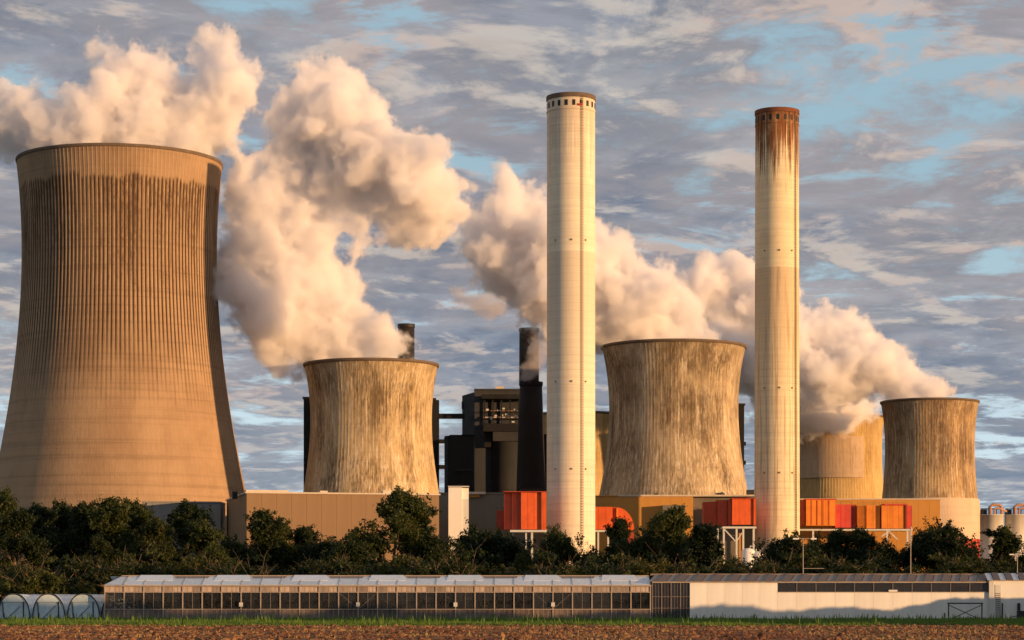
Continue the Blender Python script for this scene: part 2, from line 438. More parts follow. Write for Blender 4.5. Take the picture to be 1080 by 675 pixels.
M_ROOFBL = plain('blue_grey_roof_sheet', (0.42, 0.44, 0.50), 0.4, 0.2, 0.5, 0.3)
M_DGLASS = glass_mat('dark_window', (0.035, 0.033, 0.035), 0.30, 0.10)
M_NET = plain('shade_netting', (0.055, 0.042, 0.034), 0.8, 0.5, 0.5, 0.6)
M_INT = plain('interior_dark', (0.035, 0.03, 0.025), 0.9)
M_CROP = leaf_mat('crop_leaves', (0.012, 0.022, 0.008), (0.03, 0.045, 0.014))
M_BARK = plain('bark', (0.23, 0.155, 0.105), 0.9, 0.4, 1.2, 0.3)
M_LEAF = leaf_mat('leaves_dark', (0.014, 0.026, 0.007), (0.050, 0.062, 0.014))
M_LEAF2 = leaf_mat('leaves_olive', (0.018, 0.028, 0.007), (0.072, 0.074, 0.016))
M_LEAF3 = leaf_mat('leaves_deep', (0.011, 0.021, 0.007), (0.036, 0.050, 0.013))
M_GRASS = leaf_mat('grass_blades', (0.05, 0.115, 0.018), (0.11, 0.18, 0.03), 0.3)
M_LAND = ground_mat('land', (0.06, 0.075, 0.03), (0.12, 0.10, 0.055), 0.05, c=(0.10, 0.085, 0.06))
M_SOIL = ground_mat('ploughed_soil', (0.10, 0.045, 0.027), (0.20, 0.10, 0.056), 1.4, c=(0.23, 0.13, 0.065))
M_CLOD = ground_mat('soil_clods', (0.085, 0.037, 0.022), (0.22, 0.105, 0.056), 0.9, c=(0.26, 0.155, 0.07))
M_STRAW = plain('straw', (0.42, 0.30, 0.10), 0.8)
M_STEAM = steam_mat('steam', (1.0, 0.989, 0.995), 0.25)
M_STEAMT = steam_mat('thin_smoke', (0.80, 0.76, 0.76), 0.10, 3.0)

rng = random.Random(7)
nrg = np.random.default_rng(11)

# ------------------------------------------------------------------ setting: land, field, verge
land = MB().add([(-7000, -3000, 0), (7000, -3000, 0), (7000, 12000, 0), (-7000, 12000, 0)], [(0, 1, 2, 3)]).build('ground', M_LAND)
tag(land, 'flat rough land under the power station', None, None, 'structure')

def field():
    # ploughed sheet with low ridges
    x0, x1, y0, y1 = -75, 75, 60, 204
    nx, ny = 300, 420
    vs = []; fs = []
    for j in range(ny + 1):
        Y = y0 + (y1 - y0) * j / ny
        for i in range(nx + 1):
            X = x0 + (x1 - x0) * i / nx
            h = 0.03 + 0.05 * math.sin(Y * 2 * math.pi / 1.6 + 0.4 * mnoise.noise((X * .1, Y * .1, 0))) + 0.10 * mnoise.noise((X * 0.9, Y * 0.9, 3.1))
            vs.append((X, Y, max(0.006, h + 0.04)))
    w = nx + 1
    for j in range(ny):
        for i in range(nx):
            fs.append((j * w + i, j * w + i + 1, (j + 1) * w + i + 1, (j + 1) * w + i))
    o = MB().add(vs, fs).build('ploughed_field', M_SOIL)
    tag(o, 'ploughed reddish brown field in the foreground', None, None, 'structure')
    # clods
    ico = [(0, 0, 1), (.89, 0, .45), (.28, .85, .45), (-.72, .53, .45), (-.72, -.53, .45), (.28, -.85, .45), (.72, .53, -.45), (-.28, .85, -.45), (-.89, 0, -.45), (-.28, -.85, -.45), (.72, -.53, -.45), (0, 0, -1)]
    icf = [(0, 1, 2), (0, 2, 3), (0, 3, 4), (0, 4, 5), (0, 5, 1), (1, 6, 2), (2, 7, 3), (3, 8, 4), (4, 9, 5), (5, 10, 1), (6, 7, 2), (7, 8, 3), (8, 9, 4), (9, 10, 5), (10, 6, 1), (11, 7, 6), (11, 8, 7), (11, 9, 8), (11, 10, 9), (11, 6, 10)]
    vs = []; fs = []
    for k in range(24000):
        Y = 112 + 91 * rng.random() ** 0.8; X = (rng.random() * 2 - 1) * (0.225 * Y + 4)
        s = rng.uniform(0.04, 0.13) * (1 if rng.random() < .9 else 1.7)
        o_ = len(vs); c = math.cos(rng.random() * 6.3); sn = math.sqrt(1 - c * c)
        sx, sy, sz = s * rng.uniform(.8, 1.7), s * rng.uniform(.7, 1.3), s * rng.uniform(.5, 1.0)
        for a, b, d in ico:
            a *= sx * rng.uniform(.8, 1.2); b *= sy; d *= sz * rng.uniform(.8, 1.2)
            vs.append((X + a * c - b * sn, Y + a * sn + b * c, 0.07 + d + s * .3))
        fs += [(p + o_, q + o_, r + o_) for p, q, r in icf]
    o = MB().add(vs, fs).build('soil_clods', M_CLOD)
    sv = []; sf = []
    for k in range(5000):
        Y = 112 + 91 * rng.random() ** 0.8; X = (rng.random() * 2 - 1) * (0.225 * Y + 4)
        if mnoise.noise((X * .12, Y * .05, 9)) < -.05: continue
        h = rng.uniform(.08, .28); a = rng.random() * 6.28; w = rng.uniform(.02, .05); n0 = len(sv)
        lx, ly = rng.gauss(0, .12), rng.gauss(0, .12)
        sv += [(X - w * math.cos(a), Y - w * math.sin(a), .05), (X + w * math.cos(a), Y + w * math.sin(a), .05), (X + lx, Y + ly, .07 + h)]; sf.append((n0, n0 + 1, n0 + 2))
    tag(MB().add(sv, sf).build('stubble', M_STRAW), 'dry yellow stubble standing in the ploughed soil', 'stubble', None, 'stuff')
    tag(o, 'clods of turned reddish earth scattered over the field', 'soil', None, 'stuff')
field()

def verge():
    vs = []; fs = []
    for k in range(110000):
        Y = 188 + 72 * rng.random(); X = (rng.random() * 2 - 1) * (0.22 * Y + 6)
        if Y < 196 + 7 * mnoise.noise((X * .13, 0, 5)) + rng.gauss(0, 1.6): continue
        big = mnoise.noise((X * .15, Y * .15, 0))
        h = (0.22 + 0.22 * rng.random()) * (1.0 + 0.5 * big)
        if rng.random() < .02 + .10 * max(0, mnoise.noise((X * .35, Y * .1, 2)) - .2): h *= 2.3
        w = rng.uniform(.05, .13); a = rng.random() * 3.14; lx = rng.uniform(-.15, .15); ly = rng.uniform(-.12, .12)
        o = len(vs)
        dx, dy = math.cos(a) * w, math.sin(a) * w
        vs += [(X - dx, Y - dy, 0.004), (X + dx, Y + dy, 0.004), (X + lx + dx * .4, Y + ly, h * .7), (X + lx * 1.8, Y + ly * 1.8, h)]
        fs += [(o, o + 1, o + 2), (o, o + 2, o + 3)]
    o = MB().add(vs, fs).build('grass', M_GRASS)
    tag(o, 'strip of green grass between the field and the greenhouse', 'grass', None, 'stuff')
verge()

# ------------------------------------------------------------------ cooling towers
def polyprof(pts, Y, zb=0.0):
    """(py, r px) -> smooth function r(z)"""
    z = [wz(p[0], Y) for p in pts]; r = [p[1] / F * Y for p in pts]
    c = np.polyfit(z, r, 3)
    return lambda q: float(np.polyval(c, q))

def ribbed_shell(prof, z0, z1, nribs, depth, rows, seg=4, thick=0.9, fade=None):
    n = nribs * seg
    vs = []; fs = []
    for j in range(rows + 1):
        z = z0 + (z1 - z0) * j / rows; r = prof(z)
        dz = depth if not fade else depth * min(1, max(0.0, (z - fade[0]) / (fade[1] - fade[0])))
        for k in range(n):
            a = 2 * math.pi * k / n
            rr = r + (dz if k % seg in (0,) else (dz * 0.8 if k % seg == 1 and seg > 4 else 0.0))
            vs.append((rr * math.cos(a), rr * math.sin(a), z))
    for j in range(rows):
        for k in range(n):
            fs.append((j * n + k, j * n + (k + 1) % n, (j + 1) * n + (k + 1) % n, (j + 1) * n + k))
    o = len(vs); m = 96
    for j in range(rows // 3 + 1):       # inner face
        z = z1 - (z1 - z0) * j / (rows // 3); r = prof(z) - thick
        vs += [(r * math.cos(2 * math.pi * k / m), r * math.sin(2 * math.pi * k / m), z) for k in range(m)]
    for j in range(rows // 3):
        for k in range(m):
            fs.append((o + j * m + k, o + j * m + (k + 1) % m, o + (j + 1) * m + (k + 1) % m, o + (j + 1) * m + k))
    return MB().add(vs, fs)

def rim_ring(prof, z1, w, h, n=128):
    r = prof(z1)
    return MB().lathe([(r - 1.2, z1 - h), (r + w * .4, z1 - h), (r + w, z1 - h * .55), (r + w, z1 + 0.25), (r - 1.2, z1 + 0.25), (r - 1.2, z1 - h)], n)

def cooling_tower(label, px, Y, pts, rim_py, mat, nribs, depth, rows=60, seg=4, rimw=0.6, rimh=1.1, rimmat=None, base_z=0.0, fade=None):
    t = thing('cooling_tower', label, 'cooling tower', at(px, Y), 0, 'concrete cooling towers')
    prof = polyprof(pts, Y); z1 = wz(rim_py, Y)
    ribbed_shell(prof, base_z, z1, nribs, depth, rows, seg, fade=fade).build('shell', mat, t)
    rim_ring(prof, z1, rimw, rimh).build('rim', rimmat or M_RIM, t)
    return t, prof, z1

YT1 = 1080
t1, prof1, ztop1 = cooling_tower('tallest cooling tower, brown ribbed concrete, at the left edge', 126.5, YT1,
    [(173, 106), (220, 104), (290, 102.5), (330, 103.5), (380, 107), (430, 114), (480, 124.5), (516, 132.5), (560, 142), (636, 160)], 172, M_T1, 150, 0.13, 90, 4, 0.35, 1.2,
    fade=(95, 150))
t2, prof2, ztop2 = cooling_tower('stained ochre cooling tower directly behind the beige hall', 391.5, 1090,
    [(385, 70.5), (400, 67.5), (430, 63.5), (455, 64), (490, 67.5), (518, 71.5), (570, 81), (636, 95)], 385, M_T2, 110, 0.06)
t3, prof3, ztop3 = cooling_tower('wide dark-streaked cooling tower between the two tall chimneys', 710.5, 1150,
    [(366, 75.5), (385, 71.5), (420, 68), (450, 68.5), (490, 72.5), (522, 78.5), (570, 90), (636, 108)], 366, M_T3, 120, 0.06)
t4, prof4, ztop4 = cooling_tower('rightmost cooling tower, mottled, with a pale skirt beside the silos', 980.5, 1400,
    [(424, 51), (440, 48.5), (470, 46), (500, 47.5), (530, 51), (560, 52.5), (636, 55)], 424, M_T4, 100, 0.07, base_z=wz(560, 1400))
def skirt4():
    Y = 1400; za = wz(527, Y); zb = wz(570, Y)
    MB().lathe([(prof4(zb) + 1.2, zb), (prof4(za) + 0.9, za), (prof4(za) - .5, za)], 110).build('skirt', M_PALE, t4)
    MB().lathe([(prof4(zb) + 2.2, 0), (prof4(zb) + 1.6, zb + 0.3), (prof4(zb) - .5, zb + 0.3)], 80).build('base_ring', M_REDB, t4)
skirt4()
t5, prof5, ztop5 = cooling_tower('yellowish cooling tower half hidden behind the right chimney', 883, 1500,
    [(440, 49), (455, 47.5), (480, 46.5), (510, 48), (540, 51), (636, 60)], 440, M_T5, 100, 0.09)
def painted_light5():  # added panel; paler concrete stands for reflected light beside a cast shadow
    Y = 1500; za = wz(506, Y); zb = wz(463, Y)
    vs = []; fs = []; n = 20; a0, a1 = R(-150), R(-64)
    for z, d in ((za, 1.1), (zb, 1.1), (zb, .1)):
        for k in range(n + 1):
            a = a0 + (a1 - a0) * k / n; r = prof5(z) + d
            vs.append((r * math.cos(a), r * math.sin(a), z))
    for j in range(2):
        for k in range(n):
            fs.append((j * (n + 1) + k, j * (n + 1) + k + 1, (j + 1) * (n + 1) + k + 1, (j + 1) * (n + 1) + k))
    MB().add(vs, fs).build('painted_light_panel', M_LITPATCH, t5)
painted_light5()
t6, prof6, ztop6 = cooling_tower('sliver of a brown cooling tower seen between left chimney and wide tower', 611, 1500,
    [(437, 43), (455, 41.5), (480, 41), (510, 43), (540, 46), (636, 55)], 437, M_T5, 90, 0.09)

# ------------------------------------------------------------------ tall chimneys
def chimney(label, px, Y, top_py, r_top, r_bot, mat, ladder_deg, slots, capmat):
    t = thing('chimney', label, 'chimney', at(px, Y), 0, 'tall concrete chimneys')
    z1 = wz(top_py, Y); ra = r_top / F * Y; rb = r_bot / F * Y
    prof = [(rb + (ra - rb) * k / 40, z1 * k / 40) for k in range(41)]
    MB().lathe(prof + [(ra - 0.8, z1), (ra - 0.9, z1 - 12)], 72).build('shaft', mat, t, True)
    MB().lathe([(ra + .03, z1 - 1.6), (ra + 0.30, z1 - 1.5), (ra + 0.30, z1 + .25), (ra - .9, z1 + .25)], 72).build('cap_ring', capmat, t)
    for zz in (z1 - 6.2,):
        MB().lathe([(ra + .02, zz - .25), (ra + .22, zz - .2), (ra + .22, zz + .2), (ra + .02, zz + .25)], 72).build('collar_ring', mat, t)
    # vent openings round the head
    for k in range(slots):
        a = 2 * math.pi * (k + .3) / slots
        sm = MB().box(-.06, .06, -.62, .62, -1.15, 1.15)
        o = sm.build('vent_opening', M_DARKST, t, loc=((ra + .03) * math.cos(a), (ra + .03) * math.sin(a), z1 - 3.9)); o.rotation_euler = (0, 0, a)
    # caged ladder
    a = R(-90 + ladder_deg)
    m = MB()
    rr = lambda z: rb + (ra - rb) * z / z1
    for sgn in (-.32, .32):
        pts = [(rr(z) + .55, sgn, z) for z in (3, z1 - 1)]
        m.bar(pts[0], pts[1], 0.14)
    z = 4.0
    while z < z1 - 2:
        m.box(rr(z) + .30, rr(z) + .6, -.30, .30, z, z + 0.35); z += 1.1
    o = m.build('ladder', M_LADDER, t); o.rotation_euler = (0, 0, a)
    # platform lug clusters
    for zz in (z1 * .715, z1 * .44, z1 * .27):
        for aa in (-40, 0, 35):
            q = R(-90 + aa)
            sm = MB().box(0, .35, -.3, .3, -.35, .35).build('bracket', M_LADDER, t, loc=(rr(zz) * math.cos(q), rr(zz) * math.sin(q), zz)); sm.rotation_euler = (0, 0, q)
    return t, z1, ra
c1, zc1, rc1 = chimney('taller pale concrete chimney with dark openings under its lip', 602.2, 981, 103, 25.4, 25.6, M_C1, 25, 20, M_RIM)
c2, zc2, rc2 = chimney('rust-streaked concrete chimney to the right of the wide tower', 819.5, 1040, 118, 22.8, 24.0, M_C2, 47, 18, plain('rust_cap', (0.16, 0.06, 0.03), 0.9, 0.3))

# aircraft-warning box on chimney 1
MB().box(-1.0, 1.0, -.5, .4, -.4, .4).build('warning_light_box', M_REDB, c1, loc=(rc1 * math.sin(R(20)), -rc1 * math.cos(R(20)) - .1, zc1 - 4.8))

# ------------------------------------------------------------------ dark boiler house group
def boiler():
    Y = 1260; k = Y / F
    X0 = wx(487, Y)
    t = thing('boiler_house', 'dark grey boiler house with overhanging upper storey, right of the ochre tower', 'building', at(516, Y))
    L = lambda px: wx(px, Y) - wx(516, Y)
    Z = lambda py: wz(py, Y)
    # main block: front and receding left wing
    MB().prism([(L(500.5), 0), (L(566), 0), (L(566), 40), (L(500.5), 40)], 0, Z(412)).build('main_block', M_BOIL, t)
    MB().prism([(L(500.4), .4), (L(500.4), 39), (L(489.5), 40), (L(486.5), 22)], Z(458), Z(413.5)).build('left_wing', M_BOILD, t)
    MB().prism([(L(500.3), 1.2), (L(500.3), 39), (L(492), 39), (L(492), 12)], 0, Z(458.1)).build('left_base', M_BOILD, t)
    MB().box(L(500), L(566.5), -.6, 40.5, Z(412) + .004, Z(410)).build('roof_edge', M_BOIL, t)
    MB().box(L(522.5), L(531.5), 8, 14, Z(410) + .004, Z(406)).build('roof_hut', M_COPE, t)
    # overhang
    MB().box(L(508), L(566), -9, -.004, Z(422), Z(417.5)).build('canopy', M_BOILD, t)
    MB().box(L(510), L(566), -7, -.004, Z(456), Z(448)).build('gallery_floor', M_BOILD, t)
    for i, px in enumerate((511, 520, 529, 538, 547)):
        MB().box(L(px) - .35, L(px) + .35, -6.6, -5.9, Z(448) + .004, Z(422) - .004).build('gallery_post', M_BOILD, t)
    for i, (px, py) in enumerate(((514, 433), (519, 442), (523, 439.5), (530, 439), (531, 432), (534, 438), (537, 440), (543, 433), (544.5, 440), (528, 446), (541, 446), (526, 434))):
        MB().box(L(px) - rng.uniform(.3, .9), L(px) + rng.uniform(.3, .9), -5.6, -4.4, Z(py) - rng.uniform(.2, .8), Z(py) + .5).build('gallery_unit', M_WHITEM, t)
    MB().tube([(L(510), -5, Z(441)), (L(566), -5, Z(441))], .35, 8).build('gallery_pipe', M_COPE, t)
    MB().tube([(L(510), -5, Z(434)), (L(566), -5, Z(434))], .25, 8).build('gallery_pipe', M_PIPE, t)
    MB().prism([(L(520), -.004), (L(520), -6), (L(566), -6), (L(566), -.004)], Z(466), Z(456) - .004).build('hopper_band', M_BOIL, t)
    MB().lathe([(9.0, 0), (9.0, Z(467)), (11.0, Z(466) - .01)], 40).build('silo_column', M_BOIL, t, True, loc=(L(534), 4.0, 0))
    MB().box(L(511), L(518), -3, -.004, Z(472), Z(456) - .01).build('bracket_box', M_BOILD, t)
    for py in (420, 455, 480):
        MB().box(L(486) , L(489.3), 20, 22, Z(py + 8), Z(py)).build('side_panel', M_BOIL, t)
    # coal bunker
    b = thing('bunker_block', 'black windowless bunker block standing left of the boiler house', 'building', at(484, 1245))
    Lb = lambda px: wx(px, 1245) - wx(484, 1245); Zb = lambda py: wz(py, 1245)
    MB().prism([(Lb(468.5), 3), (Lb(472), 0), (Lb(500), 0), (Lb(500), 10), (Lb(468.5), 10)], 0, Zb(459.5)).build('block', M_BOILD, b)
    MB().add([(Lb(468), 1.5, Zb(462)), (Lb(475), -.3, Zb(458.6)), (Lb(500), -.3, Zb(458.6)), (Lb(500), 10, Zb(458.6)), (Lb(468), 10, Zb(462))], [(0, 1, 2, 3, 4)]).build('roof', M_DARKST, b)
    for px in (483, 491):
        MB().box(Lb(px) - .4, Lb(px) + .4, -.5, -.01, Zb(515), Zb(495)).build('drain_pipe', M_SOOT, b)
    MB().box(Lb(480), Lb(500), -.9, -.52, Zb(496.5), Zb(495)).build('gantry_rail', M_BOIL, b)
    # conveyor tower with bridges
    Yc = 1268
    c = thing('conveyor_tower', 'slim black conveyor tower with bridges peeping past the ochre tower', 'tower', at(459, Yc))
    Lc = lambda px: wx(px, Yc) - wx(459, Yc); Zc = lambda py: wz(py, Yc)
    MB().box(Lc(452), Lc(463), -4, 4, 0, Zc(422.5)).build('shaft', M_BOILD, c)
    MB().box(Lc(454.5), Lc(460), -1.5, 1.5, Zc(422.5) + .004, Zc(420)).build('roof_hut', M_DARKST, c)
    for py, px1, h in ((439, 490, 5), (465.5, 470, 4), (492.5, 473, 4)):
        MB().box(Lc(463) + .004, Lc(px1), -2, 2, Zc(py + h / 2), Zc(py - h / 2)).build('bridge', M_BOILD, c)
    # black riser left of ochre tower, and right of wide tower
    d = thing('riser_shaft', 'thin black riser shaft just left of the ochre tower', 'tower', at(325, 1290))
    Zd = lambda py: wz(py, 1290)
    MB().box(-2.2, 4, -3, 3, 0, Zd(421)).build('shaft', M_BOILD, d); MB().box(-2.8, 4, -3.4, 3.4, Zd(421) + .004, Zd(419)).build('cap', M_DARKST, d)
    e = thing('riser_shaft', 'thin black riser shaft just right of the wide tower', 'tower', at(780, 1215))
    Ze = lambda py: wz(py, 1215)
    MB().box(-4, 2.1, -3, 3, 0, Ze(428)).build('shaft', M_BOILD, e); MB().box(-4, 2.6, -3.4, 3.4, Ze(428) + .004, Ze(426)).build('cap', M_DARKST, e)
    for py in (470, 490):
        MB().box(2.1, 3.2, -1, 1, Ze(py), Ze(py - 4)).build('junction_box', M_BOILD, e)
    # block right of black chimney
    g = thing('plant_block', 'small black plant block between the black chimney and pale chimney', 'building', at(571, 1275))
    MB().box(-4, 9, -4, 10, 0, wz(460, 1275)).build('block', M_BOILD, g); MB().box(-4.4, 9.4, -4.5, 10.4, wz(460, 1275) + .004, wz(458.5, 1275)).build('roof', M_DARKST, g)
    # squat black chimney
    Yk = 1225
    s = thing('black_chimney', 'squat black tapering chimney with a thinner flue, left of the pale chimney', 'chimney', at(560, Yk))
    Zk = lambda py: wz(py, Yk); kk = Yk / F
    MB().lathe([(16.5 * kk, 0), (15.5 * kk, Zk(518)), (13.0 * kk, Zk(440)), (11.7 * kk, Zk(405)), (9 * kk, Zk(405))], 48).build('shaft', M_SOOT, s, True)
    MB().lathe([(11.7 * kk, Zk(408)), (12.6 * kk, Zk(406.5)), (12.6 * kk, Zk(403)), (8 * kk, Zk(403))], 48).build('head_ring', M_SOOT, s)
    MB().lathe([(10.5 * kk, Zk(402.9)), (10.2 * kk, Zk(350)), (9.3 * kk, Zk(350)), (9.3 * kk, Zk(360))], 40).build('flue', M_SOOT, s, True, loc=(-1.0, 0, 0))
    MB().lathe([(10.3 * kk, Zk(349.9)), (10.7 * kk, Zk(349)), (10.7 * kk, Zk(346.5)), (8.8 * kk, Zk(346.5))], 40).build('flue_lip', M_DARKST, s, loc=(-1.0, 0, 0))
    # far flue behind ochre tower
    Yf = 1330
    f = thing('far_flue', 'dark chimney top poking out of steam above the ochre tower', 'chimney', at(428.5, Yf))
    kf = Yf / F
    MB().lathe([(9.2 * kf, 0), (8.6 * kf, wz(345, Yf)), (8.0 * kf, wz(345, Yf))], 40).build('shaft', M_SOOT, f, True)
    MB().lathe([(8.6 * kf, wz(346, Yf)), (9.2 * kf, wz(345.5, Yf)), (9.2 * kf, wz(342, Yf)), (7.6 * kf, wz(342, Yf))], 40).build('lip', M_DARKST, f)
boiler()

# ------------------------------------------------------------------ halls and elevated ducts in front of the towers
def clad_front(t, L0, L1, z0, z1, n, mat, joint=0.07, proud=0.10, y=0.0, name='cladding_panel'):
    w = (L1 - L0) / n
    me = MB().box(joint / 2, w - joint / 2, -proud, -.002, z0, z1).mesh(name, mat)
    for i in range(n):
        link(name, me, t, (L0 + i * w, y, 0))

def beige_hall():
    Y = 930; rot = R(13)
    x0 = wx(260, Y); z = wz(518.6, Y)
    t = thing('beige_hall', 'long beige sheet-metal hall below the ochre cooling tower', 'building', (x0, Y, 0), rot)
    # length so that the right end meets px 463
    c, s = math.cos(rot), math.sin(rot)
    q = (463 - 540) / F
    Lr = (q * Y - x0) / (c - q * s)
    MB().box(0, Lr, 0, 72, 0, z - 0.6).build('wall', M_BEIGE, t)
    clad_front(t, 0, Lr, 0, z - .8, 13, M_BEIGE)
    me = MB().box(-.12, -.002, .1, 7.8, 0, z - .8).mesh('cladding_panel', M_BEIGE)
    for i in range(9): link('cladding_panel', me, t, (0, .06 + i * 7.95, 0))
    MB().box(-.5, Lr + .5, -.5, 72.5, z - .6 + .004, z).build('coping', M_COPE, t)
    MB().box(1.0, 18, 10, 16, z + .004, z + 1.2).build('roof_unit', M_COPE, t)
    MB().box(30, 33, 6, 9, z + .004, z + 1.0).build('roof_unit', M_COPE, t)
    MB().box(-3.5, -1.5, 18, 20, z - 2, z + 1.6).build('vent_stack', M_DARKST, t)
    MB().box(Lr - 22, Lr - 18, 4, 8, z + .004, z + 1.3).build('roof_unit', M_COPE, t)
beige_hall()

def grey_block():
    Y = 985
    t = thing('grey_block', 'low grey block at the right foot of the giant tower, behind the trees', 'building', at(193, Y))
    L = lambda px: wx(px, Y) - wx(193, Y); Z = lambda py: wz(py, Y)
    MB().prism([(L(150), 0), (L(231), 6), (L(231), 22), (L(150), 18)], 0, Z(530)).build('wall', M_GREYB, t)
    MB().prism([(L(149.5), -.5), (L(231.2), 5.5), (L(231.2), 22.3), (L(149.5), 18.4)], Z(530) + .004, Z(528.4)).build('coping', M_GREYB, t)
    n = 8
    for i in range(n):
        f0, f1 = i / n, (i + 1) / n
        xa, xb = L(150) + (L(231) - L(150)) * f0 + .06, L(150) + (L(231) - L(150)) * f1 - .06
        MB().prism([(xa, 6 * f0 - .12), (xb, 6 * f1 - .12), (xb, 6 * f1 - .01), (xa, 6 * f0 - .01)], 0, Z(530.4)).build('cladding_panel', M_GREYB, t)
    MB().box(L(208), L(209.4), 3.4, 3.7, Z(537.8), Z(536.4)).build('wall_lamp', M_WHITE, t)
grey_block()

def mid_halls():
    Y = 1002
    t = thing('grey_hall', 'low grey-green hall between the white stair tower and orange duct', 'building', at(494, Y))
    L = lambda px: wx(px, Y) - wx(494, Y); Z = lambda py: wz(py, Y)
    MB().box(L(462.6), L(580), 0, 20, 0, Z(521)).build('wall', M_GREYW, t)
    clad_front(t, L(462.6), L(580), 0, Z(521.2), 9, M_GREYW)
    MB().box(L(462.6), L(580), -.5, 20.4, Z(521) + .004, Z(519.4)).build('coping', M_GREYW, t)
    MB().box(L(494), L(512), -3.0, -.52, Z(521.5), Z(519.0)).build('painted_lit_ledge', M_COPE, t)  # pale colour stands for the sunlit strip above the shaded wall
    MB().box(L(494), L(506), -1.6, -.52, Z(524.5), Z(522)).build('painted_lit_ledge', M_TAN, t)
    # white stair tower
    Yw = 961
    w = thing('stair_tower', 'narrow white stair tower beside the grey hall', 'tower', at(480, Yw))
    Lw = lambda px: wx(px, Yw) - wx(480, Yw); Zw = lambda py: wz(py, Yw)
    MB().box(Lw(473), Lw(487), 0, 7, 0, Zw(514)).build('wall', M_WHITE, w)
    MB().box(Lw(487) + .003, Lw(494), 1.2, 7, 0, Zw(526)).build('side_fin', M_WHITEM, w)
    MB().box(Lw(487) + .003, Lw(494), 2.2, 7, Zw(526) + .004, Zw(514.4)).build('upper_side', M_WHITE, w)
    MB().box(Lw(472.5), Lw(494.5), -.25, 7.3, Zw(514) + .3, Zw(512.6)).build('cap', M_WHITE, w)
    # tan hall centre
    Y2 = 1085
    u = thing('tan_hall', 'tan hall in front of the wide cooling tower, between the chimneys', 'building', at(690, Y2))
    L2 = lambda px: wx(px, Y2) - wx(690, Y2); Z2 = lambda py: wz(py, Y2)
    MB().box(L2(624), L2(731), 0, 18, 0, Z2(523.6)).build('wall', M_TAN, u)
    clad_front(u, L2(624), L2(731), 0, Z2(523.8), 9, M_TAN)
    MB().box(L2(624), L2(652), -.5, 18.4, Z2(523.6) + .004, Z2(522.6)).build('coping', M_TAN, u)
    MB().box(L2(652) + .01, L2(800), -.5, 18.4, Z2(523.6) + .004, Z2(521.8)).build('coping', M_COPE, u)
    MB().box(L2(731) + .004, L2(800), 3.5, 18, 0, Z2(523.6)).build('recessed_wall', M_GREYW, u)  # shaded stretch of the tan hall, its shade put into the grey colour
    MB().box(L2(698), L2(722), -5.5, -.14, 0, Z2(533.2)).build('annex', M_GREYW, u)
    for px in (690, 757): MB().box(L2(px), L2(px + 4), -.4, 2, Z2(521.8) + .004, Z2(520.4)).build('roof_unit', M_DARKST, u)
    # distant vents by right chimney
    v = thing('vent_cluster', 'small dark roof vents seen left of the streaked chimney', 'vent', at(793, 1110))
    zz = wz(522, 1060)
    MB().box(-2.2, 1.0, 0, 4, 0, wz(516.5, 1110)).build('housing', M_BOIL, v); MB().tube([(1.5, 2, 0), (1.5, 2, wz(515, 1110))], .5, 8).build('vent_pipe', M_WHITEM, v)
    # tan hall right
    Y3 = 1085
    a = thing('amber_hall', 'amber-tan hall below the rightmost cooling tower', 'building', at(930, Y3))
    L3 = lambda px: wx(px, Y3) - wx(930, Y3); Z3 = lambda py: wz(py, Y3)
    MB().box(L3(830), L3(991.5), 0, 18, 0, Z3(527)).build('wall', M_TAN, a)
    clad_front(a, L3(830), L3(991.5), 0, Z3(527.2), 14, M_TAN)
    MB().box(L3(830), L3(992), -.45, 18.4, Z3(527) + .004, Z3(525.8)).build('coping', M_COPE, a)
mid_halls()

def duct_box(t, L, Z, px0, px1, y0, y1, py0, py1, mat, name='duct_panel', skew=0.0, rail=True):
    """one prism of an elevated duct; skew turns its front face"""
    x0, x1 = L(px0), L(px1)
    o = MB().prism([(x0 + .06, y0), (x1 - .06, y0 + skew), (x1 - .06, y1), (x0 + .06, y1)], Z(py1), Z(py0)).build(name, mat, t)
    n = max(1, int((x1 - x0) / 2.3)); m = MB(); za, zb = Z(py1), Z(py0)
    for i in range(n + 1):
        f = i / n; x = x0 + .12 + (x1 - x0 - .24) * f; y = y0 + skew * f
        m.box(x - .05, x + .05, y - .06, y - .004, za + .15, zb - .15)
    m.build('stiffeners', mat, o)
    m = MB(); h = (zb - za)
    for f in (.33, .67):
        z = za + h * f
        m.bar((x0 + .1, y0 - .03, z), (x1 - .1, y0 + skew - .03, z), .06)
    m.build('stiffeners', mat, o)
    if rail and x1 - x0 > 3:
        m = MB()
        for i in range(n + 1):
            x = x0 + .12 + (x1 - x0 - .24) * i / n
            m.box(x - .04, x + .04, y0 + skew * i / n + .5, y0 + skew * i / n + .58, zb, zb + 1.3)
        m.bar((x0 + .1, y0 + .54, zb + 1.3), (x1 - .1, y0 + skew + .54, zb + 1.3), .07); m.bar((x0 + .1, y0 + .54, zb + .7), (x1 - .1, y0 + skew + .54, zb + .7), .05)
        m.build('handrail', M_DARKST, o)
    return o

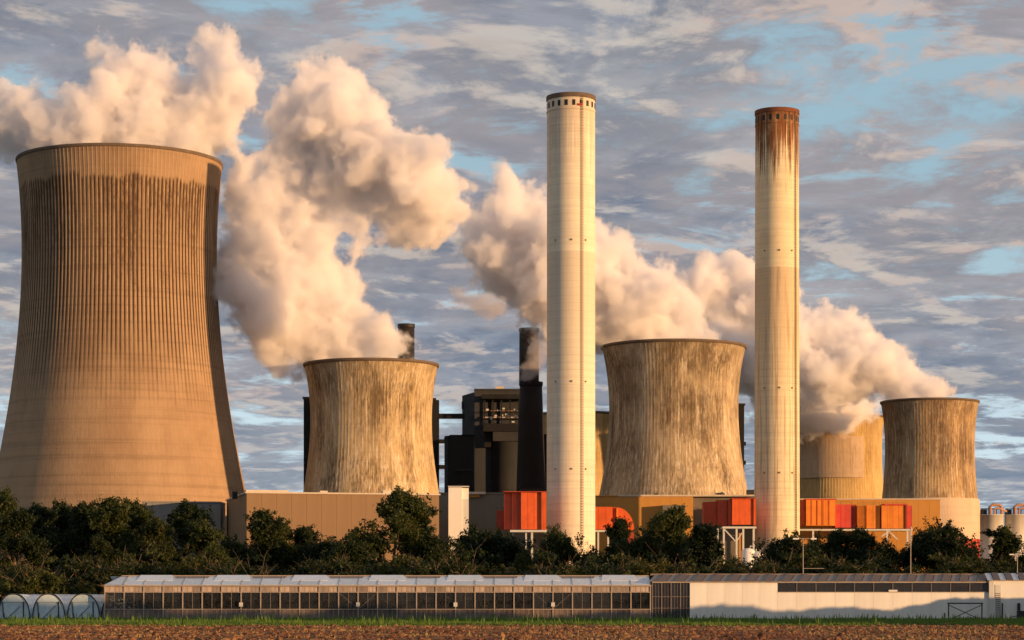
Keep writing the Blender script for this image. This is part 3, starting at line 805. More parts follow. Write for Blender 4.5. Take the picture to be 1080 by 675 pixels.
def ducts():
    # left duct, either side of pale chimney
    Y = 956
    t = thing('orange_duct', 'orange box duct on stilts left of the pale chimney', 'duct', at(552, Y), 0, 'elevated orange flue ducts')
    L = lambda px: wx(px, Y) - wx(552, Y); Z = lambda py: wz(py, Y)
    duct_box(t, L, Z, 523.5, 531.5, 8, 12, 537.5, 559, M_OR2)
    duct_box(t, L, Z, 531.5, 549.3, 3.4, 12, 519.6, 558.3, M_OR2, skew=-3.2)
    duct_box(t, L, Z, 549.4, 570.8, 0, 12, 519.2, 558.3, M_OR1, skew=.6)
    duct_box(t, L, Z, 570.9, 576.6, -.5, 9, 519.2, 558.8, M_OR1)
    MB().box(L(531), L(576.8), -.8, 9.4, Z(519.1), Z(518.2)).build('top_flashing', M_OR2, t)
    MB().box(L(538), L(576.6), -.8, 9, Z(561.2), Z(559)).build('support_beam', M_WHITEM, t)
    for px, y in ((555, 1), (561, 0), (575, 7), (541, 10), (570, 10)):
        MB().box(L(px) - .35, L(px) + .35, y, y + .7, 0, Z(561.2) - .004).build('stilt', M_WHITEM, t)
    MB().bar((L(555), 1.2, Z(580)), (L(561), .4, Z(563)), .4).build('brace', M_WHITEM, t)
    MB().box(L(563), L(576), 3, 11, 0, Z(562)).build('dark_plant', M_BOILD, t)
    Y = 1002
    t = thing('orange_duct', 'orange box duct right of the pale chimney, rounded end against tan hall', 'duct', at(648, Y), 0, 'elevated orange flue ducts')
    L = lambda px: wx(px, Y) - wx(648, Y)
    duct_box(t, L, Z, 624, 646.5, 0, 12, 534.6, 558.4, M_OR1)
    duct_box(t, L, Z, 646.5, 650.5, 1.2, 12, 534.6, 558.4, M_OR2)
    pts = [(L(650.5), Z(559))]
    arc = [(L(650.5) + (L(669) - L(650.5)) * math.sin(a), Z(559) + (Z(535) - Z(559)) * math.cos(a)) for a in np.linspace(0, math.pi / 2, 10)]
    poly = pts + arc
    n = len(poly)
    MB().add([(x, 1, z) for x, z in poly] + [(x, 12, z) for x, z in poly], [tuple(range(n))[::-1], tuple(range(n, 2 * n))] + [(i, (i + 1) % n, n + (i + 1) % n, n + i) for i in range(n)]).build('curved_duct', M_OR1, t)
    MB().box(L(650.2), L(651.4), .3, 1, Z(560), Z(536)).build('flange', M_OR3, t)
    MB().box(L(624), L(650), -.3, 12, Z(561), Z(559)).build('support_beam', M_WHITEM, t)
    for px in (631, 641.5, 649): MB().box(L(px) - .35, L(px) + .35, .4, 1.1, 0, Z(561) - .004).build('stilt', M_WHITEM, t)
    MB().box(L(642), L(652), 3, 11, 0, Z(562)).build('dark_plant', M_BOILD, t)
    MB().box(L(651), L(669), 2.5, 6, 0, Z(561.5)).build('lower_duct', M_OR2, t)
    # duct left of streaked chimney
    Y2 = 1020
    t = thing('orange_duct', 'orange box duct on braced stilts left of the streaked chimney', 'duct', at(775, Y2), 0, 'elevated orange flue ducts')
    L = lambda px: wx(px, Y2) - wx(775, Y2); Z = lambda py: wz(py, Y2)
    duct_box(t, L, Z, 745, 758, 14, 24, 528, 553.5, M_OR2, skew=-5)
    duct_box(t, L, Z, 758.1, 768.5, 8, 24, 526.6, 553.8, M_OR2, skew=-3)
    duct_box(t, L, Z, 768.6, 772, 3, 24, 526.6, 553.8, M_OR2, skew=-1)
    duct_box(t, L, Z, 772.1, 794.5, 0, 12, 526.2, 553.4, M_OR1, skew=.4)
    duct_box(t, L, Z, 794.6, 797.5, -.3, 9, 526.2, 554.2, M_OR1)
    MB().box(L(771), L(797.6), -.7, 9, Z(526.1), Z(525.2)).build('top_flashing', M_OR2, t)
    MB().box(L(771), L(797.6), -.5, 9, Z(555.2), Z(554.3)).build('bottom_flange', M_DARKST, t)
    MB().box(L(762), L(797.6), -.4, 9, Z(557.4), Z(555.3)).build('support_beam', M_WHITEM, t)
    for px in (757, 763.5, 777, 784, 795): MB().box(L(px) - .4, L(px) + .4, .2, 1, 0, Z(557.4) - .004).build('stilt', M_WHITEM, t)
    MB().bar((L(764), .5, Z(558)), (L(776), .5, Z(571)), .5).build('brace', M_WHITEM, t)
    MB().bar((L(777), .5, Z(571)), (L(784), .5, Z(560)), .4).build('brace', M_WHITEM, t)
    MB().box(L(780), L(783), 3, 5, 0, Z(562)).build('lagged_pipe', M_TAN, t)
    MB().box(L(785), L(797), 6, 14, 0, Z(558)).build('dark_plant', M_BOILD, t)
    # low white tanks under it
    for i, (px, w, py) in enumerate(((752, 6, 582), (789, 7, 581), (800, 6, 584))):
        Yt = 1000
        q = thing('white_tank', ('small white tank among the bushes left of the braced stilts', 'small white tank among the bushes under the braced orange duct', 'small white tank at the foot of the streaked chimney')[i], 'tank', at(px, Yt), 0, 'white tanks in the bushes')
        r = w / F * Yt; zt = wz(py, Yt)
        MB().lathe([(r, 0), (r, zt), (r * .6, zt + .9), (0.05, zt + 1.2)], 24).build('shell', M_WHITE, q, True)
        MB().tube([(r * .3, 0, zt + 1), (r * .3, 0, zt + 2), (r * 1.2, 0, zt + 2), (r * 1.2, 0, 0)], .25, 6).build('pipe', M_WHITEM, q)
    # right run
    Y3 = 1060
    t = thing('orange_duct', 'long amber and crimson duct run right of the streaked chimney', 'duct', at(905, Y3), 0, 'elevated orange flue ducts')
    L = lambda px: wx(px, Y3) - wx(905, Y3); Z = lambda py: wz(py, Y3)
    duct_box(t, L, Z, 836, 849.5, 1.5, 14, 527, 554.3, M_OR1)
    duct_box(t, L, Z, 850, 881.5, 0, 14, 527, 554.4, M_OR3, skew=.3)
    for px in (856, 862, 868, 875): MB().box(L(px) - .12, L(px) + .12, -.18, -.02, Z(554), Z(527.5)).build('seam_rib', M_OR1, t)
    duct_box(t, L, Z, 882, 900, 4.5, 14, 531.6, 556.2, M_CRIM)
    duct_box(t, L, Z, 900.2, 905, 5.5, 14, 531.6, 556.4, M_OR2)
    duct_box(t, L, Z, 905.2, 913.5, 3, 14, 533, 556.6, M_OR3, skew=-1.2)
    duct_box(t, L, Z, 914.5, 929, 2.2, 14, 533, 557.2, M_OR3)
    duct_box(t, L, Z, 930, 954.6, .8, 14, 533, 557.4, M_OR3)
    MB().box(L(933), L(957), .1, 14, Z(532.9), Z(531.2)).build('top_flashing', M_CRIM, t)
    MB().box(L(849), L(882.5), -.6, 14, Z(526.9), Z(526.1)).build('top_flashing', M_CRIM, t)
    duct_box(t, L, Z, 955, 957.2, .3, 14, 533, 557.6, M_OR2)
    duct_box(t, L, Z, 957.4, 962.6, 1.8, 14, 533, 557.6, M_CRIM)
    MB().box(L(838), L(963), 0.5, 13, Z(559.6), Z(557.9)).build('support_beam', M_WHITEM, t)
    for px in (858, 885, 912, 936, 957.5, 961): MB().box(L(px) - .4, L(px) + .4, 1, 1.8, 0, Z(559.6) - .004).build('stilt', M_WHITEM, t)
    MB().bar((L(930), 1.3, Z(566)), (L(938), 1.3, Z(560)), .5).build('brace', M_WHITEM, t)
    MB().bar((L(938), 1.3, Z(560)), (L(947), 1.3, Z(569)), .5).build('brace', M_WHITEM, t)
ducts()

def silos():
    for i, (px, lab) in enumerate(((1046, 'left of two white silos with pipework on top at the right edge'), (1072, 'right of two white silos with pipework on top, cut by the frame edge'))):
        Y = 1130 + i * 4
        t = thing('silo', lab, 'silo', at(px, Y), 0, 'white silos')
        r = 12.2 / F * Y; z = wz(543.5, Y)
        MB().lathe([(r, 0), (r, z * .5), (r + .08, z * .5 + .05), (r + .08, z * .5 + .5), (r, z * .5 + .55), (r, z), (r + .15, z), (r + .15, z + .3), (0.1, z + .5)], 40).build('shell', M_SILO, t, True)
        zt = z + .5
        for sx in (-.85, -.3, .35, .9):
            MB().box(r * sx - .18, r * sx + .18, -1.2, -.8, zt - .2, zt + rng.uniform(2.6, 3.8)).build('frame_post', M_DARKST, t)
        MB().box(-r, r, -1.3, -.8, zt + 2.3, zt + 2.7).build('rail', M_DARKST, t)
        MB().tube([(-.2 * r, -2, zt - .3), (-.2 * r, -2, zt + 3.4), (0, -2, zt + 4.4), (.55 * r, -2, zt + 4.4), (.75 * r, -2, zt + 3.6), (.8 * r, -2, zt - .5)], .75, 10).build('bent_pipe', M_PIPE, t, True)
        MB().tube([(.15 * r, -2.4, zt - .3), (.15 * r, -2.4, zt + 2.6), (.5 * r, -2.4, zt + 2.9), (1.2 * r, -2.2, zt + 1.2)], .5, 10).build('bent_pipe', M_PIPE, t, True)
        MB().box(-r * .95, -r * .45, -1.0, 1.5, zt - .2, zt + 2.2).build('filter_box', M_BOIL, t)
silos()

# ------------------------------------------------------------------ greenhouse
YG = 262.0
def greenhouse():
    x0, x1 = wx(110.5, YG), wx(686, YG)
    t = thing('greenhouse', 'long glass greenhouse with whitewashed roof along the field', 'greenhouse', ((x0 + x1) / 2, YG, 0))
    a, b = x0 - (x0 + x1) / 2, x1 - (x0 + x1) / 2
    n = 28; w = (b - a) / n; D = 30.0
    zs = wz(642.6, YG); zt = wz(624.6, YG); ze = wz(617.6, YG); zr = ze + 1.05; yr = 3.4
    link_ = lambda me, x, nm: link(nm, me, t, (x, 0, 0))
    post = MB().box(-.06, .06, -.10, .10, 0, ze).mesh('post', M_POST)
    for i in range(n + 1): link_(post, a + i * w, 'post')
    pane = MB().box(.065, w - .065, -.012, .012, zs + .05, zt - .05).mesh('pane', M_PANE)
    hz = MB().box(.065, w / 2 - .02, -.012, .012, zt + .05, ze - .12).mesh('hazy_pane', M_HAZEP)
    hzb = MB().box(w / 2 + .02, w - .065, -.012, .012, zt + .05, ze - .12).mesh('hazy_pane', M_HAZEP)
    low = MB().box(.065, w - .065, -.02, .02, 0.0, zs - .05).mesh('low_panel', M_LOWP)
    mull = MB().box(w / 2 - .018, w / 2 + .018, -.03, .03, zt + .05, ze - .12).mesh('mullion', M_POST)
    for i in range(n):
        x = a + i * w
        link_(pane, x, 'pane'); link_(hz, x, 'hazy_pane'); link_(hzb, x, 'hazy_pane'); link_(low, x, 'low_panel'); link_(mull, x, 'mullion')
    gb = MB()
    for q in (1, 3): gb.box(w * q / 4 - .012, w * q / 4 + .012, -.03, .03, zt + .05, ze - .12)
    for q in (1, 2, 3): gb.box(w * q / 4 - .014, w * q / 4 + .014, -.035, .035, 0.0, zs - .05)
    gb.box(w / 2 - .012, w / 2 + .012, -.03, .03, zs + .05, zt - .05)
    gbm = gb.mesh('glazing_bars', M_POST)
    for i in range(n): link_(gbm, a + i * w, 'glazing_bars')
    MB().box(a, b, -.13, -.02, zs - .045, zs + .045).build('sill_rail', M_POST, t)
    MB().box(a, b, -.125, -.02, zt - .04, zt + .04).build('top_rail', M_POST, t)
    MB().box(a - .1, b + .1, -.22, .22, ze - .10, ze + .06).build('gutter', M_POST, t)
    # diagonal wind braces in a few bays
    for i in (0, 12, 13, 22, 23):
        x = a + i * w
        p, q = ((x, .05, zt), (x + w, .05, zs)) if i in (0, 12, 22) else ((x, .05, zs), (x + w, .05, zt))
        MB().bar(p, q, .06).build('wind_brace', M_POST, t)
    # small junction boxes on posts
    for i in (7, 13, 18, 23):
        MB().box(a + i * w - .2, a + i * w + .2, -.28, -.13, zs + .3, zs + .75).build('vent_motor', M_WHITEM, t)
    # roof: sloping panes, hipped at the left end
    hip = 1.3
    rp = MB().add([(.03, -.15, ze + .07), (w - .03, -.15, ze + .07), (w - .03, yr, zr), (.03, yr, zr), (.03, -.15, ze + .10), (w - .03, -.15, ze + .10), (w - .03, yr, zr + .03), (.03, yr, zr + .03)],
                  [(0, 3, 2, 1), (4, 5, 6, 7), (0, 1, 5, 4), (1, 2, 6, 5), (2, 3, 7, 6), (3, 0, 4, 7)]).mesh('roof_pane', M_ROOFG)
    for i in range(1, n): link_(rp, a + i * w, 'roof_pane')
    MB().add([(a - .05, -.15, ze + .08), (a + w - .03, -.15, ze + .08), (a + w - .03, yr, zr), (a + hip, yr, zr)], [(0, 1, 2, 3)]).build('hip_pane', M_ROOFG, t)
    MB().add([(a - .05, -.15, ze + .08), (a + hip, yr, zr), (a + hip, yr + .1, zr), (a - .05, D, ze + .08)], [(0, 1, 2, 3)]).build('hip_pane', M_ROOFG, t)
    # roof bars
    rb = MB().bar((0, -.16, ze + .12), (0, yr, zr + .05), .05).mesh('roof_bar', M_POST)
    for i in range(1, n + 1): link_(rb, a + i * w, 'roof_bar')
    MB().box(a + hip, b, yr - .06, yr + .06, zr + .035, zr + .13).build('ridge', M_POST, t)
    # open ridge vents every fourth bay, and weathered brown panes beside them
    vent = MB().add([(.03, yr - 1.9, zr - .50), (w * 1.9, yr - 1.9, zr - .50), (w * 1.75, yr + .05, zr + .12), (.2, yr + .05, zr + .12),
                     (.03, yr - 1.9, zr - .46), (w * 1.9, yr - 1.9, zr - .46), (w * 1.75, yr + .05, zr + .16), (.2, yr + .05, zr + .16)],
                    [(0, 3, 2, 1), (4, 5, 6, 7), (0, 1, 5, 4), (1, 2, 6, 5), (2, 3, 7, 6), (3, 0, 4, 7)]).mesh('roof_vent', M_ROOFW)
    brown = MB().add([(.0, yr - 1.5, zr - .40), (w * 1.6, yr - 1.3, zr - .34), (w * 1.7, yr, zr + .06), (-.2, yr, zr + .06)], [(0, 1, 2, 3)]).mesh('weathered_pane', M_ROOFB2)
    k = 1.5
    while k < n - 1:
        link_(vent, a + k * w, 'roof_vent')
        if k + 3.6 < n: link_(brown, a + (k + 2.0) * w, 'weathered_pane')
        k += 4.0
    # rear slope, ends, back and floor
    MB().add([(a, yr + .12, zr), (b, yr + .12, zr), (b, yr * 2 + .3, ze), (a, yr * 2 + .3, ze)], [(0, 1, 2, 3)]).build('rear_slope', M_ROOFG, t)
    MB().box(a, b, D - .1, D, 0, ze).build('back_wall', M_LOWP, t)
    MB().box(a - .05, a + .02, .15, D - .15, 0, ze).build('end_wall', M_HAZEP, t)
    MB().box(b - .02, b + .05, .15, D - .15, 0, ze).build('end_wall', M_LOWP, t)
    MB().add([(a, yr * 2 + .35, ze), (b, yr * 2 + .35, ze), (b, D, ze), (a, D, ze)], [(0, 1, 2, 3)]).build('flat_roof', M_ROOFG, t)
    # crop inside
    vs = []; fs = []
    for q in range(16000):
        X = rng.uniform(x0 + .6, x1 - .6); Yp = YG + 1.6 + rng.choice((0, 1.6, 3.2)) + rng.gauss(0, .25)
        Z = rng.uniform(.1, 3.35 + .35 * mnoise.noise((X * .5, Yp, 0)))
        s = rng.uniform(.09, .2)
        d = [Vector((rng.gauss(0, 1), rng.gauss(0, 1), rng.gauss(0, 1))).normalized() * s for _ in range(2)]
        p = Vector((X, Yp, Z)); o = len(vs)
        vs += [tuple(p - d[0]), tuple(p + d[1]), tuple(p + d[0]), tuple(p - d[1])]; fs.append((o, o + 1, o + 2, o + 3))
    o = MB().add(vs, fs).build('crop_rows', M_CROP)
    tag(o, 'dark green crop rows growing inside the greenhouse', 'crop', None, 'stuff')
greenhouse()

def shed():
    x0, xm, x1 = wx(688, YG), wx(727.5, YG), wx(1043, YG)
    t = thing('packing_shed', 'long white-walled packing shed with dark window strip and brown slatted roof', 'shed', (xm, YG, 0))
    A, B = x0 - xm, x1 - xm
    ze = wz(613.5, YG); zr = ze + .82; zw = wz(624.5, YG); xs = wx(820, YG) - xm
    # dark netted bays
    nb = 4; w = (0 - A) / nb
    for q in range(nb * 3):
        MB().box(A + q * w / 3 - .015, A + q * w / 3 + .015, -.03, .015, .05, ze - .15).build('glazing_bar', M_ROOFB2, t)
    for q in (.33, .62): MB().box(A, 0, -.04, .012, ze * q - .025, ze * q + .025).build('glazing_rail', M_ROOFB2, t)
    net = MB().box(.05, w - .05, .02, .05, .05, ze - .15).mesh('dark_pane', M_DGLASS)
    pst = MB().box(-.05, .05, -.08, .08, 0, ze - .1).mesh('post', M_ROOFB2)
    for i in range(nb): link('dark_pane', net, t, (A + i * w, 0, 0)); link('post', pst, t, (A + i * w, 0, 0))
    # white wall
    MB().box(0, xs, -.07, .1, 0, ze - .02).build('white_wall', M_WHITE, t)
    MB().box(xs, B, -.07, .1, 0, zw - .03).build('low_white_wall', M_WHITE, t)
    for q0, q1, nn_, zt_ in ((0, xs, 5, ze - .03), (xs, B, 11, zw - .04)):
        pw = (q1 - q0) / nn_
        pm = MB().box(.008, pw - .008, -.1, -.072, 0.05, zt_).mesh('wall_panel', M_WALLP)
        for i in range(nn_): link('wall_panel', pm, t, (q0 + i * pw, 0, 0))
    nw = 11; ww = (B - xs) / nw
    pane = MB().box(.05, ww - .05, -.01, .01, zw + .03, ze - .14).mesh('window_pane', M_DGLASS)
    bar = MB().box(-.04, .04, -.07, .07, zw - .02, ze - .08).mesh('window_bar', M_ROOFB2)
    for i in range(nw):
        link('window_pane', pane, t, (xs + i * ww, 0, 0))
        if i: link('window_bar', bar, t, (xs + i * ww, 0, 0))
    MB().box(A, B, -.2, .2, ze - .13 + .003, ze + .03).build('gutter', M_POST, t)
    MB().box(xs, B, -.16, .12, zw - .029, zw + .028).build('window_sill', M_POST, t)
    # slatted roof: skewed strips with alternating tilt
    W = .98; n = int((B - A) / W) + 1; sk = .9; yr = 3.6
    for q in (0, 1):
        h = .10 * q
        st = MB().add([(0, -.2, ze + .04 + h), (W * .93, -.2, ze + .04), (W * .93 + sk, yr, zr), (sk, yr, zr + h), (0, -.2, ze + .0), (W * .93, -.2, ze + .0), (W * .93 + sk, yr, zr - .05), (sk, yr, zr - .05)],
                      [(0, 1, 2, 3), (7, 6, 5, 4), (0, 4, 5, 1), (1, 5, 6, 2), (2, 6, 7, 3), (3, 7, 4, 0)]).mesh('roof_slat', M_ROOFB if q else M_ROOFB2)
        for i in range(n):
            if i % 2 == q: link('roof_slat', st, t, (A + i * W - .4, 0, 0))
    MB().box(A, B + .8, yr - .1, yr + .1, zr - .1, zr + .12).build('ridge', M_ROOFB2, t)
    MB().add([(A, yr + .12, zr), (B, yr + .12, zr), (B, 12, ze), (A, 12, ze)], [(0, 1, 2, 3)]).build('rear_slope', M_ROOFB, t)
    MB().box(A, B, 12, 12.2, 0, ze).build('back_wall', M_INT, t)
    MB().box(A - .1, A - .02, .2, 12, 0, ze).build('end_wall', M_INT, t)
    # white crate on the wall ledge
    c = thing('ledge_tray', 'small white tray sitting on the ledge of the shed window strip', 'tray', (wx(941.5, YG), YG - .16, zw + .03))
    MB().box(-.45, .45, -.12, -.005, 0, .06).build('base', M_WHITE, c)
    MB().add([(-.52, -.16, .06), (.52, -.16, .06), (.52, -.004, .06), (-.52, -.004, .06), (-.46, -.15, .22), (.46, -.15, .22), (.46, -.01, .22), (-.46, -.01, .22)], [(0, 1, 5, 4), (1, 2, 6, 5), (2, 3, 7, 6), (3, 0, 4, 7), (0, 3, 2, 1)]).build('rim', M_WHITE, c)
    # annex on the right
    a = thing('white_annex', 'white annex with louvred door at the right edge', 'shed', (x1, YG - .3, 0))
    E = wx(1120, YG) - x1; za = wz(612, YG)
    MB().box(.02, E, 0, 8, 0, za - .05).build('wall', M_WHITE, a)
    MB().box(-.06, .45, -.08, -.003, 0, za - .1).build('corner_post', M_WHITEM, a)
    MB().box(.62, 1.25, -.05, -.003, .1, za - .5).build('louvre_frame', M_WHITEM, a)
    lv = MB().box(.66, 1.21, -.09, -.055, 0, .10).mesh('louvre_slat', M_ROOFB2)
    for i in range(14): link('louvre_slat', lv, a, (0, 0, .2 + i * .215))
    MB().box(1.32, 1.44, -.25, -.1, 0, 2.0).build('dark_post', M_BLACK, a)
    MB().box(3.05, 3.35, -.25, -.1, 0, 2.0).build('dark_post', M_BLACK, a)
    MB().box(-.1, E, -.25, .2, za - .05 + .002, za + .02).build('gutter', M_POST, a)
    for i in range(int(E / .72) + 1):
        m = M_ROOFBL if i % 2 == 0 else M_ROOFB
        MB().add([(0, -.3, za + .03), (.66, -.3, za + .03), (1.05, 3.2, za + .82), (.4, 3.2, za + .82), (0, -.3, za + .0), (.66, -.3, za + .0), (1.05, 3.2, za + .78), (.4, 3.2, za + .78)],
                 [(0, 1, 2, 3), (7, 6, 5, 4), (0, 4, 5, 1), (1, 5, 6, 2), (2, 6, 7, 3), (3, 7, 4, 0)]).build('roof_slat', m, a, loc=(i * .72 - .3, 0, .06 * (i % 2)))
    # metal cross-braced gate in front of the shed wall
    g = thing('cross_gate', 'black metal frame with crossed braces standing before the white wall', 'gate', (wx(1018, YG - 6), YG - 6, 0))
    k = (YG - 6) / F
    hw = 17.6 * k; h0, h1 = wz(652, YG - 6), wz(637, YG - 6)
    for s in (-1, 1): MB().box(s * hw - .06, s * hw + .06, -.06, .06, 0, h1).build('post', M_BLACK, g)
    MB().box(-hw - .12, hw + .12, -.07, .07, h1, h1 + .14).build('top_bar', M_BLACK, g)
    MB().bar((-hw, .0, .15), (hw, .0, h1 - .1), .08).build('brace', M_BLACK, g)
    MB().bar((-hw, .09, h1 - .1), (hw, .09, .15), .08).build('brace', M_BLACK, g)
    MB().box(-hw - .5, -hw - .42, -.04, .04, 0, .95).build('side_post', M_BLACK, g)
    # trailer at right edge
    q = thing('dark_trailer', 'small dark machine on wheels at the right edge before the annex', 'machine', (wx(1078, YG - 4), YG - 4, 0))
    MB().box(-.5, .7, -.4, .4, .45, 1.15).build('body', M_BLACK, q)
    for s in (-.25, .4):
        MB().lathe([(.05, -.07), (.32, -.07), (.32, .07), (.05, .07)], 16).build('wheel', M_BLACK, q, loc=(s, -.45, .32)).rotation_euler = (R(90), 0, 0)
    MB().bar((-.5, 0, .6), (-1.1, 0, .5), .08).build('drawbar', M_BLACK, q)
shed()

def tunnels():
    L = 26.0
    for i, (px, lab) in enumerate(((14.5, 'leftmost polytunnel with a pale open end bay'), (51.5, 'second polytunnel from the left edge'), (88, 'third polytunnel from the left edge'), (124, 'polytunnel half hidden behind the greenhouse corner'))):
        Y = YG + 1 + (1.5 if i == 3 else 0)
        t = thing('polytunnel', lab, 'polytunnel', at(px, Y), 0, 'polytunnels in a row')
        r = 17.0 / F * Y; h = 3.02
        arc = [(-r * math.copysign(abs(math.cos(a)) ** .85, math.cos(a)), h * math.sin(a) ** .80 if math.sin(a) > 0 else 0) for a in np.linspace(0, math.pi, 21)]
        arc[0] = (-r, 0); arc[-1] = (r, 0)
        m = MB(); n = len(arc); segs = 14
        vs = []; fs = []
        for s in range(segs + 1):
            for x, z in arc:
                sag = 1 - .012 * (s % 2)
                vs.append((x * sag, L * s / segs, z * sag))
        for s in range(segs):
            for q in range(n - 1): fs.append((s * n + q, s * n + q + 1, (s + 1) * n + q + 1, (s + 1) * n + q))
        m.add(vs, fs).build('cover_film', M_FILM, t, True)
        MB().tube([(x, -.03, z) for x, z in arc], .07, 8).build('hoop', M_HOOP, t, True)
        # inner hoops
        for s in (4, 8, 12):
            MB().tube([(x * .98, L * s / segs, z * .98) for x, z in arc], .035, 6).build('inner_hoop', M_HOOP, t, True)
        e = [(x * .985, .05, z * .985) for x, z in arc]
        zd = 2.1
        # end film in three pieces: above the lintel, and one each side of door
        up = [p for p in e if p[2] >= zd]
        MB().add([(up[0][0], .05, zd)] + up + [(up[-1][0], .05, zd)], [tuple(range(len(up) + 2))[::-1]]).build('gable_film', M_ENDFILM, t)
        MB().box(-r * .62, r * .62, .04, .07, .02, zd - .02).build('door_film', M_ENDFILM, t)
        lo = [p for p in e if p[2] < zd and p[0] < 0] + [(-r * .9, .05, zd)]
        MB().add(lo + [(-r * .62, .05, zd), (-r * .62, .05, 0)], [tuple(range(len(lo) + 2))[::-1]]).build('side_film', M_FILM, t)
        lo = [(r * .9, .05, zd)] + [p for p in e if p[2] < zd and p[0] > 0]
        MB().add(lo + [(r * .62, .05, 0), (r * .62, .05, zd)], [tuple(range(len(lo) + 2))[::-1]]).build('side_film', M_FILM, t)
        MB().bar((-r * .62, -.01, 0), (-r * .70, -.01, zd), .09).build('door_post', M_HOOP, t)
        MB().bar((r * .60, -.01, 0), (r * .60, -.01, zd + .05), .12).build('door_post', M_HOOP, t)
        MB().bar((-r * .72, -.01, zd), (r * .8, -.01, zd), .04).build('lintel', M_POST, t)
        MB().bar((-r * .50, -.03, .1), (r * .42, -.03, zd - .4), .05).build('diagonal_brace', M_HOOP, t)
        MB().bar((-r * .62, -.05, .9), (-r * .50, -.05, .1), .05).build('short_brace', M_HOOP, t)
tunnels()

# ------------------------------------------------------------------ trees
def limb(m, p, d, length, rad, depth, tips, r_):
    n = 4; pts = [p]; rads = [rad]
    for k in range(n):
        d = (d + Vector((r_.gauss(0, .13), r_.gauss(0, .13), r_.gauss(.05, .07)))).normalized()
        p = p + d * length / n; pts.append(p); rads.append(rad * (1 - .55 * (k + 1) / n))
    m.tube(pts, rads, 6, False)
    tips.append((p, length))
    if depth:
        for q in range(r_.choice((2, 3, 3))):
            i = r_.randint(2, n)
            nd = (d + Vector((r_.gauss(0, .7), r_.gauss(0, .7), r_.gauss(.15, .35)))).normalized()
            limb(m, pts[i], nd, length * r_.uniform(.55, .8), rads[i] * .75, depth - 1, tips, r_)

def tree_meshes(seed, H, width, bare=0.18, leafmat=M_LEAF, nleaf=9000, spread=1.0, leaf=.30):
    """trunk with limbs, and a crown of separate leaf faces gathered in uneven clumps"""
    r_ = random.Random(seed); g = np.random.default_rng(seed)
    tm = MB(); tips = []
    base = Vector((0, 0, 0))
    pts = [base]; rads = [.020 * H + .06]
    lean = Vector((r_.gauss(0, .04), r_.gauss(0, .04), 1)).normalized()
    nt = 7
    for k in range(nt):
        pts.append(pts[-1] + (lean + Vector((r_.gauss(0, .05), r_.gauss(0, .05), 0))) * (H * .78 / nt)); rads.append((.020 * H + .06) * (1 - .8 * (k + 1) / nt))
    tm.tube(pts, rads, 8, False); tips.append((pts[-1], H * .12))
    for k in range(15):
        f = bare + (0.94 - bare) * (k + r_.random()) / 15
        i = min(nt - 1, int(f * nt)); q = f * nt - i
        p = pts[i].lerp(pts[i + 1], q); a = r_.random() * 6.283 if k % 2 else k * 2.4
        shape = math.sin(math.pi * min(1, (f - bare + .18) / (1.12 - bare))) ** .7
        d = Vector((math.cos(a), math.sin(a), .30 + .9 * f)).normalized()
        limb(tm, p, d, width * .36 * shape * r_.uniform(.55, 1.15) * spread, rads[i] * .5, 2, tips, r_)
    # clumps
    cs = []; rs = []
    for p, l in tips:
        cs.append((p.x + r_.gauss(0, .15), p.y + r_.gauss(0, .15), p.z + r_.gauss(.05, .25))); rs.append(r_.uniform(.45, 1.2) * (0.50 + width * .055))
    cs = np.array(cs); rs = np.array(rs)
    wgt = rs ** 2; wgt /= wgt.sum()
    idx = g.choice(len(cs), nleaf, p=wgt)
    v = g.normal(size=(nleaf, 3)); ln = np.linalg.norm(v, axis=1)[:, None]
    off = v * (0.50 + .10 * np.abs(g.normal(size=(nleaf, 1)))); v /= ln
    off[:, 2] *= .8
    # small twig clusters break the clumps up
    tw = g.normal(size=(len(cs) * 14, 3)) * .55; tw[:, 2] *= .8
    pick = idx * 14 + g.integers(0, 14, nleaf)
    c = cs[idx] + rs[idx][:, None] * (tw[pick] + off * .42)
    c[:, 2] = np.maximum(c[:, 2], .3)
    u = g.normal(size=(nleaf, 3)); u /= np.linalg.norm(u, axis=1)[:, None]
    wv = np.cross(u, v + .6 * g.normal(size=(nleaf, 3))); wv /= np.linalg.norm(wv, axis=1)[:, None] + 1e-9
    s = (leaf * (0.6 + .7 * g.random(nleaf)))[:, None]
    V = np.stack([c - u * s, c + wv * s * .55, c + u * s, c - wv * s * .55], 1).reshape(-1, 3)
    Fc = np.arange(nleaf * 4).reshape(-1, 4)
    V *= H / np.percentile(V[:, 2], 99.8)
    me = bpy.data.meshes.new('crown'); me.from_pydata(V.tolist(), [], Fc.tolist()); me.materials.append(leafmat)
    return tm.mesh('trunk', M_BARK, True), me

VAR = [  # (H, width, trunk, crown)
    (20, 11, *tree_meshes(1, 20, 11, .14, M_LEAF, 30000, 1, .21)),
    (20, 9, *tree_meshes(2, 20, 9, .34, M_LEAF2, 24000, 1, .21)),
    (20, 12, *tree_meshes(3, 20, 12, .10, M_LEAF3, 30000, 1, .21)),
    (20, 8, *tree_meshes(4, 20, 8, .28, M_LEAF, 22000, 1, .21)),
    (14, 11, *tree_meshes(5, 14, 11, .06, M_LEAF3, 26000, 1, .20)),
    (14, 12, *tree_meshes(6, 14, 12, .04, M_LEAF, 26000, 1, .20)),
]
BUSH = [
    (8, 9, *tree_meshes(21, 8, 9, .02, M_LEAF2, 9000, 1.1, .26)),
    (8, 10, *tree_meshes(22, 8, 10, .02, M_LEAF, 10000, 1.1, .26)),
    (8, 8, *tree_meshes(23, 8, 8, .02, M_LEAF2, 8000, 1.1, .26)),
]
